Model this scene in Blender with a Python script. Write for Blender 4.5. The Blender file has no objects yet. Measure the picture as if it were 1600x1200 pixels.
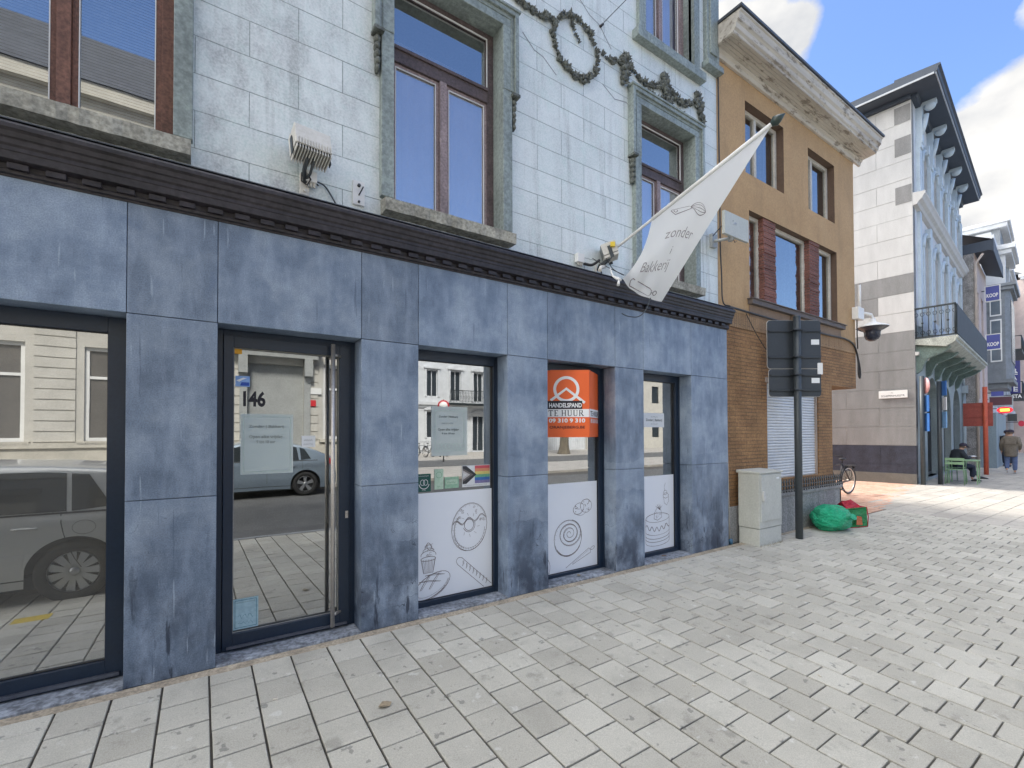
import bpy, bmesh, math, random
from mathutils import Vector, Matrix, noise as mnoise
random.seed(7)
R=math.radians; PI=math.pi
sc=bpy.context.scene
# ------------------------------------------------------------------ camera, sky, sun, exposure
cd=bpy.data.cameras.new('camera'); cam=bpy.data.objects.new('camera',cd); sc.collection.objects.link(cam); sc.camera=cam
cd.sensor_width=36; cd.sensor_fit='HORIZONTAL'; cd.lens=724.32/1600*36; cd.shift_y=67.56/1600; cd.clip_end=2000; cd.clip_start=.02
yaw,pitch,roll=R(33.832),R(.8457),R(-.1726)
fw=Vector((math.sin(yaw)*math.cos(pitch),math.cos(yaw)*math.cos(pitch),math.sin(pitch)))
rt=Vector((math.cos(yaw),-math.sin(yaw),0)); up=rt.cross(fw)
r2=math.cos(roll)*rt+math.sin(roll)*up; u2=-math.sin(roll)*rt+math.cos(roll)*up
M=Matrix((r2,u2,-fw)).transposed().to_4x4(); M.translation=(0,-3.8056,1.6); cam.matrix_world=M
sc.render.resolution_x=1024; sc.render.resolution_y=768
sc.view_settings.view_transform='Standard'; sc.view_settings.look='None'; sc.view_settings.exposure=2.66; sc.view_settings.gamma=1
SUN_EL,SUN_AZ=R(50),R(-20)     # azimuth from +Y towards +X
sdir=Vector((math.sin(SUN_AZ)*math.cos(SUN_EL),math.cos(SUN_AZ)*math.cos(SUN_EL),math.sin(SUN_EL)))
ld=bpy.data.lights.new('sun','SUN'); ld.energy=1.05; ld.angle=R(10); ld.color=(1,.95,.88)
lo=bpy.data.objects.new('sun',ld); sc.collection.objects.link(lo); lo.rotation_euler=sdir.to_track_quat('Z','Y').to_euler()
wd=bpy.data.worlds.new('World'); sc.world=wd; wd.use_nodes=True
def build_world():
    nt=wd.node_tree; N=nt.nodes; L=nt.links; N.clear()
    out=N.new('ShaderNodeOutputWorld'); bg=N.new('ShaderNodeBackground'); bg.inputs[1].default_value=.15
    sky=N.new('ShaderNodeTexSky'); sky.sky_type='NISHITA'; sky.sun_disc=False; sky.sun_elevation=SUN_EL; sky.sun_rotation=SUN_AZ; sky.air_density=1.0; sky.dust_density=.6; sky.ozone_density=1.5
    tc=N.new('ShaderNodeTexCoord'); mp=N.new('ShaderNodeMapping'); mp.inputs['Scale'].default_value=(1,1,1.7)
    n1=N.new('ShaderNodeTexNoise'); n1.inputs['Scale'].default_value=3.2; n1.inputs['Detail'].default_value=9; n1.inputs['Roughness'].default_value=.56
    L.new(tc.outputs['Generated'],mp.inputs[0]); L.new(mp.outputs[0],n1.inputs['Vector'])
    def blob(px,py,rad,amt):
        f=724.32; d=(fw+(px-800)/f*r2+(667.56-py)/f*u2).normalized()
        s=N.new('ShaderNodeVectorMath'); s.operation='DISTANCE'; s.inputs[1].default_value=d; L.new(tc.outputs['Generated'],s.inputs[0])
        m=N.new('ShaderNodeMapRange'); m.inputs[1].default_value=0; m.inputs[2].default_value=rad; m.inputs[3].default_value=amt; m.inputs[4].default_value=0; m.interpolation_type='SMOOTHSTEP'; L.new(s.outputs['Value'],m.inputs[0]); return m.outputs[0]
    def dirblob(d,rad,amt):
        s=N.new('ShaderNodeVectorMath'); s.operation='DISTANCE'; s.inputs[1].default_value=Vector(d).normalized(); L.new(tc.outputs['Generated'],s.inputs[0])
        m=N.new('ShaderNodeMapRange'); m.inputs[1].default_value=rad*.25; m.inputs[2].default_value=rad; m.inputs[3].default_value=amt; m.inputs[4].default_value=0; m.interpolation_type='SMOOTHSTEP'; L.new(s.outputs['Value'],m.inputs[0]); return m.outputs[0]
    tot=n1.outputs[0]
    for b in (((0,.1,1),.62,.3),((-1,.1,.35),.95,.3),((-.2,1,.5),.8,.3),((.5,-.8,.5),.65,-.3),((-.1,-.8,.6),.6,-.3)):  # unseen cloud banks added for whiter light; negative ones keep reflected sky blue
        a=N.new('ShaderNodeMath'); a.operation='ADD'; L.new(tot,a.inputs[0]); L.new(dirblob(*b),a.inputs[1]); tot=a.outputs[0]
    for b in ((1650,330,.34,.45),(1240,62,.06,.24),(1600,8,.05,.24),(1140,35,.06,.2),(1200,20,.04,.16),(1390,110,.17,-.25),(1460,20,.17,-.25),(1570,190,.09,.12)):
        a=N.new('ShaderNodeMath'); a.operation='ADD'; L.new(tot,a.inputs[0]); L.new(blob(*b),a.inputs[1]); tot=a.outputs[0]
    cr=N.new('ShaderNodeValToRGB'); cr.color_ramp.elements[0].position=.55; cr.color_ramp.elements[1].position=.64; L.new(tot,cr.inputs[0])
    n2=N.new('ShaderNodeTexNoise'); n2.inputs['Scale'].default_value=5; n2.inputs['Detail'].default_value=6; L.new(mp.outputs[0],n2.inputs['Vector'])
    cc=N.new('ShaderNodeValToRGB'); cc.color_ramp.elements[0].position=.35; cc.color_ramp.elements[0].color=(.74,.76,.80,1); cc.color_ramp.elements[1].position=.62; cc.color_ramp.elements[1].color=(1.38,1.34,1.26,1); L.new(n2.outputs[0],cc.inputs[0])
    sc_=N.new('ShaderNodeMix'); sc_.data_type='RGBA'; sc_.blend_type='MULTIPLY'; sc_.inputs[0].default_value=1; L.new(sky.outputs[0],sc_.inputs[6]); sc_.inputs[7].default_value=(.25,.275,.33,1)
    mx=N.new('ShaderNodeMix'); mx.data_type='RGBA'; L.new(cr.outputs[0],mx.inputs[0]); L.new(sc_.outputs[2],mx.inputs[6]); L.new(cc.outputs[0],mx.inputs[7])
    zb=N.new('ShaderNodeMath'); zb.operation='ADD'; zb.inputs[1].default_value=1; zz=N.new('ShaderNodeMath'); zz.operation='MAXIMUM'; L.new(dirblob((0,-.05,1),.75,4.6),zz.inputs[0]); L.new(dirblob((-1,.0,.4),.9,3.2),zz.inputs[1]); L.new(zz.outputs[0],zb.inputs[0])  # extra brightness added to the unseen overhead and west clouds to fill the shade
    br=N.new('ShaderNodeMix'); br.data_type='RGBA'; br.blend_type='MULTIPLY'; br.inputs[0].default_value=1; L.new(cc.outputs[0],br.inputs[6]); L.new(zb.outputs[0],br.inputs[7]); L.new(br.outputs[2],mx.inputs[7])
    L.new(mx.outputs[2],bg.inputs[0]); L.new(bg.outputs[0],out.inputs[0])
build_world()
# ------------------------------------------------------------------ materials
MATS={}
class NT:
    def __init__(s,name):
        s.m=bpy.data.materials.new(name); s.m.use_nodes=True; s.nt=s.m.node_tree; s.N=s.nt.nodes; s.L=s.nt.links
        s.b=s.N['Principled BSDF']; s.tc=s.N.new('ShaderNodeTexCoord'); s.obj=s.tc.outputs['Object']
    def noise(s,scale,detail=5,rough=.55,vec=None,sc3=None):
        n=s.N.new('ShaderNodeTexNoise'); n.inputs['Scale'].default_value=scale; n.inputs['Detail'].default_value=detail; n.inputs['Roughness'].default_value=rough
        v=vec or s.obj
        if sc3:
            mp=s.N.new('ShaderNodeMapping'); mp.inputs['Scale'].default_value=sc3; s.L.new(v,mp.inputs[0]); v=mp.outputs[0]
        s.L.new(v,n.inputs['Vector']); return n.outputs[0]
    def ramp(s,inp,stops):
        r=s.N.new('ShaderNodeValToRGB'); e=r.color_ramp.elements
        while len(e)<len(stops): e.new(.5)
        for i,(p,c) in enumerate(stops): e[i].position=p; e[i].color=(*c,1) if hasattr(c,'__len__') else (c,c,c,1)
        s.L.new(inp,r.inputs[0]); return r.outputs[0]
    def mix(s,f,a,b,mode='MIX'):
        m=s.N.new('ShaderNodeMix'); m.data_type='RGBA'; m.blend_type=mode
        for i,v in ((0,f),(6,a),(7,b)):
            if hasattr(v,'is_output') or isinstance(v,bpy.types.NodeSocket): s.L.new(v,m.inputs[i])
            elif i==0: m.inputs[0].default_value=v
            else: m.inputs[i].default_value=(*v,1) if hasattr(v,'__len__') else (v,v,v,1)
        return m.outputs[2]
    def math(s,op,a,b=0.):
        m=s.N.new('ShaderNodeMath'); m.operation=op
        for i,v in ((0,a),(1,b)):
            if isinstance(v,bpy.types.NodeSocket): s.L.new(v,m.inputs[i])
            else: m.inputs[i].default_value=v
        return m.outputs[0]
    def sep(s,vec=None):
        x=s.N.new('ShaderNodeSeparateXYZ'); s.L.new(vec or s.obj,x.inputs[0]); return x.outputs
    def comb(s,x,y,z=0.):
        c=s.N.new('ShaderNodeCombineXYZ')
        for i,v in enumerate((x,y,z)):
            if isinstance(v,bpy.types.NodeSocket): s.L.new(v,c.inputs[i])
            else: c.inputs[i].default_value=v
        return c.outputs[0]
    def island(s): return s.N.new('ShaderNodeNewGeometry').outputs['Random Per Island']
    def maprange(s,v,a,b,c,d):
        m=s.N.new('ShaderNodeMapRange'); s.L.new(v,m.inputs[0])
        for i,q in enumerate((a,b,c,d)): m.inputs[i+1].default_value=q
        return m.outputs[0]
    def bump(s,h,strength=.3,dist=.01,prev=None):
        b=s.N.new('ShaderNodeBump'); b.inputs['Strength'].default_value=strength; b.inputs['Distance'].default_value=dist; s.L.new(h,b.inputs['Height'])
        if prev is not None: s.L.new(prev,b.inputs['Normal'])
        s.L.new(b.outputs[0],s.b.inputs['Normal']); return b.outputs[0]
    def col(s,c):
        if isinstance(c,bpy.types.NodeSocket): s.L.new(c,s.b.inputs['Base Color'])
        else: s.b.inputs['Base Color'].default_value=(*c,1)
    def rough(s,r):
        if isinstance(r,bpy.types.NodeSocket): s.L.new(r,s.b.inputs['Roughness'])
        else: s.b.inputs['Roughness'].default_value=r
def mat(name,c,rough=.6,metal=0,var=.12,scale=3,fine=40,bump=.15,spec=.5,streak=False):
    if name in MATS: return MATS[name]
    t=NT(name); k=lambda f:tuple(min(1,x*f) for x in c)
    n=t.noise(scale,6,.6,sc3=(1,1,.25) if streak else None); a=t.ramp(n,[(.3,k(1-var)),(.7,k(1+var))])
    f=t.noise(fine,4,.6); a=t.mix(var*.9,a,t.ramp(f,[(.35,0.),(.65,1.)]),'OVERLAY')
    t.col(a); t.rough(rough); t.b.inputs['Metallic'].default_value=metal; t.b.inputs['Specular IOR Level'].default_value=spec
    if bump: t.bump(f,bump,.004)
    MATS[name]=t.m; return t.m
def m_bluestone():
    t=NT('bluestone')
    n=t.noise(2.1,8,.66); a=t.ramp(n,[(.30,(.098,.135,.195)),(.48,(.18,.235,.315)),(.68,(.32,.38,.455))])
    rnd=t.maprange(t.island(),0,1,.78,1.14); a=t.mix(1,a,t.comb(rnd,rnd,rnd),'MULTIPLY')
    st=t.noise(9,5,.6,sc3=(1,1,.28)); a=t.mix(t.ramp(st,[(.45,0.),(.8,.5)]),a,(.40,.48,.60))
    z=t.sep()[2]
    low=t.maprange(z,.15,1.25,1.,.0); d=t.noise(3.1,6,.65,sc3=(1,1,.7)); low=t.math('MULTIPLY',t.ramp(d,[(.40,0.),(.60,1.)]),low)
    a=t.mix(t.math('MULTIPLY',low,.88),a,(.022,.034,.062))
    d2=t.noise(6.5,5,.6,sc3=(1,1,.5)); m2=t.ramp(d2,[(.62,0.),(.72,.6)]); a=t.mix(m2,a,(.12,.17,.26))
    # lighter tide mark with a ragged edge, and black drip marks
    ed=t.math('ADD',t.math('MULTIPLY',t.noise(1.3,5,.6),.5),t.math('MULTIPLY',t.math('FRACT',t.math('MULTIPLY',t.island(),7.3)),.9)); tm=t.math('MULTIPLY',t.math('GREATER_THAN',z,t.math('ADD',ed,.35)),t.math('LESS_THAN',z,t.math('ADD',ed,.85))); a=t.mix(t.math('MULTIPLY',t.math('MULTIPLY',tm,t.ramp(t.noise(1.1,3),[(.42,0.),(.58,1.)])),.26),a,(.40,.47,.56))
    dr=t.noise(7,4,.6,sc3=(2.2,2.2,.35)); dm=t.math('MULTIPLY',t.ramp(dr,[(.60,0.),(.66,1.)]),t.maprange(z,.25,1.0,.85,0.)); a=t.mix(dm,a,(.018,.028,.05))
    w=t.noise(24,2,.4,sc3=(1.6,1.6,.12)); a=t.mix(t.ramp(w,[(.69,0.),(.74,.5)]),a,(.40,.47,.55)); w2=t.noise(17,3,.5,sc3=(2.2,1,.10)); a=t.mix(t.ramp(w2,[(.66,0.),(.72,.55)]),a,(.07,.10,.15))
    v=t.noise(4.6,3,.5); cr=t.math('ABSOLUTE',t.math('SUBTRACT',v,.5)); crm=t.math('MULTIPLY',t.math('LESS_THAN',cr,.0035),t.math('GREATER_THAN',t.noise(2.2,2),.57))
    crm=t.math('MULTIPLY',crm,t.maprange(z,.3,1.6,.8,0.)); a=t.mix(crm,a,(.02,.03,.05))
    sp=t.noise(130,3,.5); a=t.mix(.16,a,t.ramp(sp,[(.35,0.),(.65,1.)]),'OVERLAY')
    t.col(a); t.rough(t.ramp(n,[(.3,.42),(.7,.6)])); t.bump(sp,.12,.002,t.bump(n,.1,.01)); return t.m
def m_glazed():
    t=NT('glazed_brick'); x,y,z=t.sep()
    br=t.N.new('ShaderNodeTexBrick'); br.offset=.5; br.inputs['Scale'].default_value=1; br.inputs['Brick Width'].default_value=.664; br.inputs['Row Height'].default_value=.265; br.inputs['Mortar Size'].default_value=.0028; br.inputs['Mortar Smooth'].default_value=.2; br.inputs['Bias'].default_value=0
    br.inputs['Color1'].default_value=(.70,.765,.755,1); br.inputs['Color2'].default_value=(.78,.83,.82,1); br.inputs['Mortar'].default_value=(.20,.24,.24,1)
    wob=t.math('MULTIPLY',t.math('SUBTRACT',t.noise(2,2),.5),.012)
    t.L.new(t.comb(t.math('ADD',x,-.281+.664),t.math('ADD',t.math('ADD',z,-3.6+.265*4),wob)),br.inputs['Vector'])
    a=br.outputs[0]
    n=t.noise(2.2,8,.68); a=t.mix(t.ramp(n,[(.42,0.),(.75,.6)]),a,(.60,.65,.65))
    g=t.noise(5,7,.7,sc3=(1,1,.5)); gm=t.math('MULTIPLY',t.ramp(g,[(.45,0.),(.75,.75)]),t.maprange(x,2.4,.2,.3,1.0)); a=t.mix(gm,a,(.33,.33,.34))
    ru=t.noise(5,5,.6,sc3=(1.6,1,.10)); a=t.mix(t.math('MULTIPLY',t.ramp(ru,[(.52,0.),(.7,.7)]),t.ramp(t.noise(.8,3),[(.4,0.),(.6,1.)])),a,(.36,.38,.37))
    gn=t.noise(7,4,.6); a=t.mix(t.ramp(gn,[(.5,0.),(.8,.4)]),a,(.55,.70,.66))
    sp=t.noise(60,4,.6); a=t.mix(.22,a,t.ramp(sp,[(.35,0.),(.65,1.)]),'OVERLAY')
    sw=t.noise(38,3,.6); a=t.mix(t.ramp(sw,[(.68,0.),(.76,.5)]),a,(.75,.82,.82))
    t.col(a); t.rough(t.ramp(n,[(.3,.3),(.7,.55)])); b=t.bump(br.outputs[1],1.0,-.008); t.bump(sp,.12,.004,b); return t.m
def m_brick(name,c1,c2,mortar,w,h,ms=.008,zoff=0,rot=False,yz=False,bump=.8):
    t=NT(name); x,y,z=t.sep(); br=t.N.new('ShaderNodeTexBrick'); br.inputs['Scale'].default_value=1; br.inputs['Brick Width'].default_value=w; br.inputs['Row Height'].default_value=h; br.inputs['Mortar Size'].default_value=ms; br.inputs['Mortar Smooth'].default_value=.3
    br.inputs['Color1'].default_value=(*c1,1); br.inputs['Color2'].default_value=(*c2,1); br.inputs['Mortar'].default_value=(*mortar,1)
    hx=t.math('ADD',x,y) if not yz else y
    t.L.new(t.comb(z,hx) if rot else t.comb(hx,t.math('ADD',z,zoff)),br.inputs['Vector'])
    n=t.noise(3,6,.65); a=t.mix(t.ramp(n,[(.35,.0),(.7,.65)]),br.outputs[0],tuple(v*.55 for v in c1)); n5=t.noise(1.1,4,.6); a=t.mix(t.ramp(n5,[(.45,.0),(.7,.45)]),a,tuple(min(1,v*1.5) for v in c1))
    f=t.noise(55,4,.6); a=t.mix(.35,a,t.ramp(f,[(.3,0.),(.7,1.)]),'OVERLAY'); t.col(a); t.rough(.85)
    b=t.bump(br.outputs[1],bump,-.008); t.bump(f,.3,.006,b); return t.m
def m_paver(name,ca,cb,dirt=.5):
    t=NT(name); r=t.island(); a=t.ramp(r,[(0,ca),(.5,tuple((p+q)/2 for p,q in zip(ca,cb))),(1,cb)])
    n=t.noise(1.1,6,.6); a=t.mix(t.ramp(n,[(.35,.0),(.75,.35)]),a,tuple(v*.72 for v in ca))
    s=t.noise(7,5,.6,sc3=(1,1,1)); a=t.mix(t.ramp(s,[(.60,0.),(.70,dirt)]),a,tuple(v*.5 for v in ca))
    s3=t.noise(13,3,.5); a=t.mix(t.ramp(s3,[(.67,0.),(.70,.6)]),a,(.13,.13,.12)); s4=t.noise(2.3,5,.65); a=t.mix(t.ramp(s4,[(.5,0.),(.72,.35)]),a,tuple(v*.55 for v in ca))
    s2=t.noise(11,4,.5); a=t.mix(t.ramp(s2,[(.66,0.),(.72,.5)]),a,(.60,.60,.56))
    f=t.noise(160,4,.6); a=t.mix(.15,a,t.ramp(f,[(.35,0.),(.65,1.)]),'OVERLAY')
    t.col(a); t.rough(.78); t.bump(f,.25,.003,t.bump(s,.15,.006)); return t.m
def m_glass(name,fac=.5,tint=(.55,.6,.6),film=0,filmcol=(.5,.5,.48),wave=.0):
    t=NT(name); N,L=t.N,t.L; N.remove(t.b); out=N['Material Output']
    g=N.new('ShaderNodeBsdfGlossy'); g.inputs['Roughness'].default_value=.0; g.inputs['Color'].default_value=(.95,.97,.97,1)
    tr=N.new('ShaderNodeBsdfTransparent'); tr.inputs['Color'].default_value=(*tint,1)
    fr=N.new('ShaderNodeFresnel'); fr.inputs[0].default_value=1.5
    f=t.math('MINIMUM',t.math('ADD',t.math('MULTIPLY',fr.outputs[0],.8),fac),1.)
    mx=N.new('ShaderNodeMixShader'); L.new(f,mx.inputs[0]); L.new(tr.outputs[0],mx.inputs[1]); L.new(g.outputs[0],mx.inputs[2]); o=mx.outputs[0]
    if wave:
        b=N.new('ShaderNodeBump'); b.inputs['Strength'].default_value=wave; b.inputs['Distance'].default_value=.02; L.new(t.noise(1.6,2,.5),b.inputs['Height']); L.new(b.outputs[0],g.inputs['Normal'])
    if film:
        d=N.new('ShaderNodeBsdfDiffuse'); d.inputs[0].default_value=(*filmcol,1); m2=N.new('ShaderNodeMixShader'); m2.inputs[0].default_value=film; L.new(o,m2.inputs[1]); L.new(d.outputs[0],m2.inputs[2]); o=m2.outputs[0]
    L.new(o,out.inputs[0]); return t.m
def m_emit(name,c,s):
    t=NT(name); t.col(c); t.b.inputs['Emission Color'].default_value=(*c,1); t.b.inputs['Emission Strength'].default_value=s; return t.m
BLUESTONE=m_bluestone(); GLAZED=m_glazed()
PAVER=m_paver('concrete_paver',(.40,.38,.325),(.52,.50,.435)); SLAB=m_paver('stone_slab',(.36,.335,.295),(.46,.43,.38),.3)
SALMON=m_paver('salmon_brick_paving',(.50,.29,.20),(.60,.40,.30),.3)
GLASS=m_glass('shop_glass',.46,(.78,.80,.79),wave=.012); GLASSF=m_glass('filmed_glass',.52,(.5,.5,.47),film=.2,filmcol=(.42,.40,.35),wave=.012)
GLASSU=m_glass('upper_window_glass',.42,(.85,.86,.9),wave=.02); GLASSO=m_glass('house_window_glass',.3,(.5,.55,.55))
FRAME=mat('navy_frame',(.011,.024,.048),.35,0,.1,2,60,.05); FRAME2=mat('dark_frame',(.02,.026,.032),.4)
BLACKWOOD=mat('black_painted_wood',(.028,.024,.028),.5,0,.4,5,30,.3,streak=False)
SILL=mat('weathered_stone',(.34,.33,.28),.85,0,.35,6,35,.6); TEAL=mat('green_glazed_stone',(.25,.29,.272),.4,0,.28,4,30,.25,streak=True)
ORN=mat('dark_green_ornament',(.11,.12,.105),.6,0,.5,14,60,.4); BROWN=mat('brown_wood',(.16,.075,.05),.55,0,.35,8,50,.3,streak=True)
DWOOD=mat('aged_dark_wood',(.10,.075,.075),.6,0,.3,8,50,.3); GREYWOOD=mat('grey_lilac_wood',(.30,.235,.235),.6,0,.3,9,50,.3,streak=True)
STEEL=mat('brushed_steel',(.60,.56,.51),.42,.7,.1,5,80,.05); WHITE=mat('white_paint',(.78,.78,.76),.5,0,.06); CREAM=mat('cream_plastic',(.62,.60,.55),.5,0,.1)
VINYL=mat('white_vinyl',(.85,.88,.92),.35,0,.02,1,20,0); INK=mat('brown_ink',(.15,.11,.11),.7,0,.1); BLACK=mat('black_plastic',(.02,.02,.022),.45); DGREY=mat('dark_grey_paint',(.045,.055,.062),.45,0,.12)
PAPER=mat('paper_white',(.78,.80,.80),.7,0,.03); PAPERG=mat('paper_pale_green',(.62,.72,.66),.7,0,.03)
def m_thin(name,c,a):
    t=NT(name); t.col(c); t.rough(.5); t.b.inputs['Alpha'].default_value=a; return t.m
PAPERT=m_thin('paper_behind_reflection',(.78,.86,.82),.52); PAPERI=m_thin('paper_inner_sheet',(.80,.88,.84),.35)
ORANGE=mat('orange_board',(.85,.14,.03),.45,0,.03,1,30,0); LETB=mat('black_print',(.012,.012,.02),.6,0,0,bump=0); LETW=mat('white_print',(.85,.85,.84),.6,0,0,bump=0)
def m_stucco():
    t=NT('ochre_stucco'); n=t.noise(.9,6,.6); a=t.ramp(n,[(.3,(.44,.285,.145)),(.7,(.53,.35,.185))]); f=t.noise(45,5,.65); a=t.mix(.15,a,t.ramp(f,[(.3,0.),(.7,1.)]),'OVERLAY')
    s=t.noise(5,5,.6,sc3=(1,1,.15)); a=t.mix(t.ramp(s,[(.5,0.),(.75,.4)]),a,(.30,.20,.11)); s6=t.noise(1.7,5,.6); a=t.mix(t.ramp(s6,[(.52,0.),(.7,.35)]),a,(.58,.40,.22)); t.col(a); t.rough(.9); t.bump(f,.35,.006); return t.m
STUCCO=m_stucco()
LBRICK=m_brick('long_ochre_brick',(.36,.20,.085),(.27,.14,.06),(.10,.07,.045),.30,.055,.005); LBRICKV=m_brick('soldier_brick',(.40,.25,.13),(.33,.20,.10),(.16,.12,.08),.5,.06,.006,rot=True)
RBRICK=m_brick('rough_red_brick',(.30,.13,.10),(.21,.085,.07),(.10,.07,.06),.22,.05,.01); PLINTH=mat('cement_plinth',(.27,.27,.26),.9,0,.3,4,40,.4,streak=True)

def m_peel():
    t=NT('peeling_white_wood'); a=t.ramp(t.noise(1.3,4,.5),[(.3,(.52,.49,.43)),(.7,(.62,.59,.53))]); p=t.noise(7,8,.72,sc3=(.45,1.6,1.6)); a=t.mix(t.ramp(p,[(.53,0.),(.60,.85)]),a,(.21,.18,.15)); q=t.noise(3,6,.65,sc3=(.12,1.5,1.5)); a=t.mix(t.ramp(q,[(.5,0.),(.75,.6)]),a,(.26,.22,.18)); t.col(a); t.rough(.85); t.bump(p,.5,.01); return t.m
PEEL=m_peel(); TAUPE=mat('taupe_reveal_shade',(.13,.085,.06),.85); ZINC=mat('zinc',(.09,.10,.115),.5,.3,.2)
# ------------------------------------------------------------------ mesh helpers
class MB:
    def __init__(s): s.v=[]; s.f=[]; s.m=[]; s.sm=[]
    def add(s,vs,fs,mi=0,smooth=False):
        o=len(s.v); s.v+= [tuple(v) for v in vs]
        for f in fs: s.f.append([i+o for i in f]); s.m.append(mi); s.sm.append(smooth)
        return s
    def box(s,x0,x1,y0,y1,z0,z1,mi=0):
        if x0>x1:x0,x1=x1,x0
        if y0>y1:y0,y1=y1,y0
        if z0>z1:z0,z1=z1,z0
        return s.add([(x,y,z) for x in (x0,x1) for y in (y0,y1) for z in (z0,z1)],[(0,1,3,2),(4,6,7,5),(0,4,5,1),(2,3,7,6),(0,2,6,4),(1,5,7,3)],mi)
    def obox(s,c,ax,ay,az,mi=0):   # oriented box: centre, half-axis vectors
        c,ax,ay,az=map(Vector,(c,ax,ay,az)); return s.add([c+i*ax+j*ay+k*az for i in (-1,1) for j in (-1,1) for k in (-1,1)],[(0,1,3,2),(4,6,7,5),(0,4,5,1),(2,3,7,6),(0,2,6,4),(1,5,7,3)],mi)
    def quad(s,a,b,c,d,mi=0): return s.add([a,b,c,d],[(0,1,2,3)],mi)
    def prismx(s,prof,x0,x1,mi=0,caps=True,smooth=False):   # profile of (y,z)
        n=len(prof); vs=[(x0,y,z) for y,z in prof]+[(x1,y,z) for y,z in prof]; fs=[(i,(i+1)%n,n+(i+1)%n,n+i) for i in range(n)]
        if caps: fs+=[tuple(range(n))[::-1],tuple(range(n,2*n))]
        return s.add(vs,fs,mi,smooth)
    def prismy(s,prof,y0,y1,mi=0):   # profile of (x,z)
        n=len(prof); vs=[(x,y0,z) for x,z in prof]+[(x,y1,z) for x,z in prof]; return s.add(vs,[(i,(i+1)%n,n+(i+1)%n,n+i) for i in range(n)]+[tuple(range(n))[::-1],tuple(range(n,2*n))],mi)
    def prismz(s,prof,z0,z1,mi=0):
        n=len(prof); vs=[(x,y,z0) for x,y in prof]+[(x,y,z1) for x,y in prof]; return s.add(vs,[(i,(i+1)%n,n+(i+1)%n,n+i) for i in range(n)]+[tuple(range(n))[::-1],tuple(range(n,2*n))],mi)
    def tube(s,pts,r,seg=8,mi=0,caps=True):
        pts=[Vector(p) for p in pts]; n=len(pts); rs=r if hasattr(r,'__len__') else [r]*n; vs=[]; pv=None
        for i,p in enumerate(pts):
            d=((pts[min(i+1,n-1)]-pts[max(i-1,0)])).normalized()
            a=d.cross(Vector((0,0,1)) if abs(d.z)<.9 else Vector((1,0,0))).normalized() if pv is None else (pv-d*pv.dot(d)).normalized()
            pv=a; b=d.cross(a)
            vs+=[p+rs[i]*(math.cos(2*PI*k/seg)*a+math.sin(2*PI*k/seg)*b) for k in range(seg)]
        fs=[(i*seg+k,i*seg+(k+1)%seg,(i+1)*seg+(k+1)%seg,(i+1)*seg+k) for i in range(n-1) for k in range(seg)]
        s.add(vs,fs,mi,True)
        if caps: o=len(s.v)-len(vs); s.f+=[[o+k for k in range(seg)][::-1],[o+(n-1)*seg+k for k in range(seg)]]; s.m+=[mi,mi]; s.sm+=[False,False]
        return s
    def ball(s,c,r,seg=10,rings=6,mi=0,jit=0,smooth=True):
        r=r if hasattr(r,'__len__') else (r,r,r); vs=[(c[0],c[1],c[2]+r[2])]
        for i in range(1,rings):
            a=PI*i/rings
            for k in range(seg):
                b=2*PI*k/seg; q=1+random.uniform(-jit,jit); vs.append((c[0]+q*r[0]*math.sin(a)*math.cos(b),c[1]+q*r[1]*math.sin(a)*math.sin(b),c[2]+q*r[2]*math.cos(a)))
        vs.append((c[0],c[1],c[2]-r[2])); e=len(vs)-1
        fs=[(0,1+k,1+(k+1)%seg) for k in range(seg)]+[(1+i*seg+k,1+(i+1)*seg+k,1+(i+1)*seg+(k+1)%seg,1+i*seg+(k+1)%seg) for i in range(rings-2) for k in range(seg)]+[(e,1+(rings-2)*seg+(k+1)%seg,1+(rings-2)*seg+k) for k in range(seg)]
        return s.add(vs,fs,mi,smooth)
    def lathe(s,prof,c=(0,0,0),axis='z',seg=20,mi=0):   # prof (r,h)
        vs=[]
        for r,h in prof:
            for k in range(seg):
                a=2*PI*k/seg; x,y=r*math.cos(a),r*math.sin(a)
                vs.append({'z':(c[0]+x,c[1]+y,c[2]+h),'y':(c[0]+x,c[1]+h,c[2]+y),'x':(c[0]+h,c[1]+x,c[2]+y)}[axis])
        n=len(prof); return s.add(vs,[(i*seg+k,i*seg+(k+1)%seg,(i+1)*seg+(k+1)%seg,(i+1)*seg+k) for i in range(n-1) for k in range(seg)],mi,True)
    def wall(s,x0,x1,z0,z1,y,holes,depth,mi=0,rmi=None):  # front face at y (looking towards +y) with openings and reveals
        xs=sorted({x0,x1,*[h[0] for h in holes],*[h[1] for h in holes]}); zs=sorted({z0,z1,*[h[2] for h in holes],*[h[3] for h in holes]})
        xs=[q for q in xs if x0<=q<=x1]; zs=[q for q in zs if z0<=q<=z1]
        for a,b in zip(xs,xs[1:]):
            for c,d in zip(zs,zs[1:]):
                if any(h[0]<=(a+b)/2<=h[1] and h[2]<=(c+d)/2<=h[3] for h in holes): continue
                s.quad((a,y,c),(b,y,c),(b,y,d),(a,y,d),mi)
        r=mi if rmi is None else rmi
        for a,b,c,d in holes:
            e=y+depth
            s.quad((a,y,c),(a,y,d),(a,e,d),(a,e,c),r); s.quad((b,y,c),(b,e,c),(b,e,d),(b,y,d),r); s.quad((a,y,d),(b,y,d),(b,e,d),(a,e,d),r); s.quad((a,y,c),(a,e,c),(b,e,c),(b,y,c),r)
        return s
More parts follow.
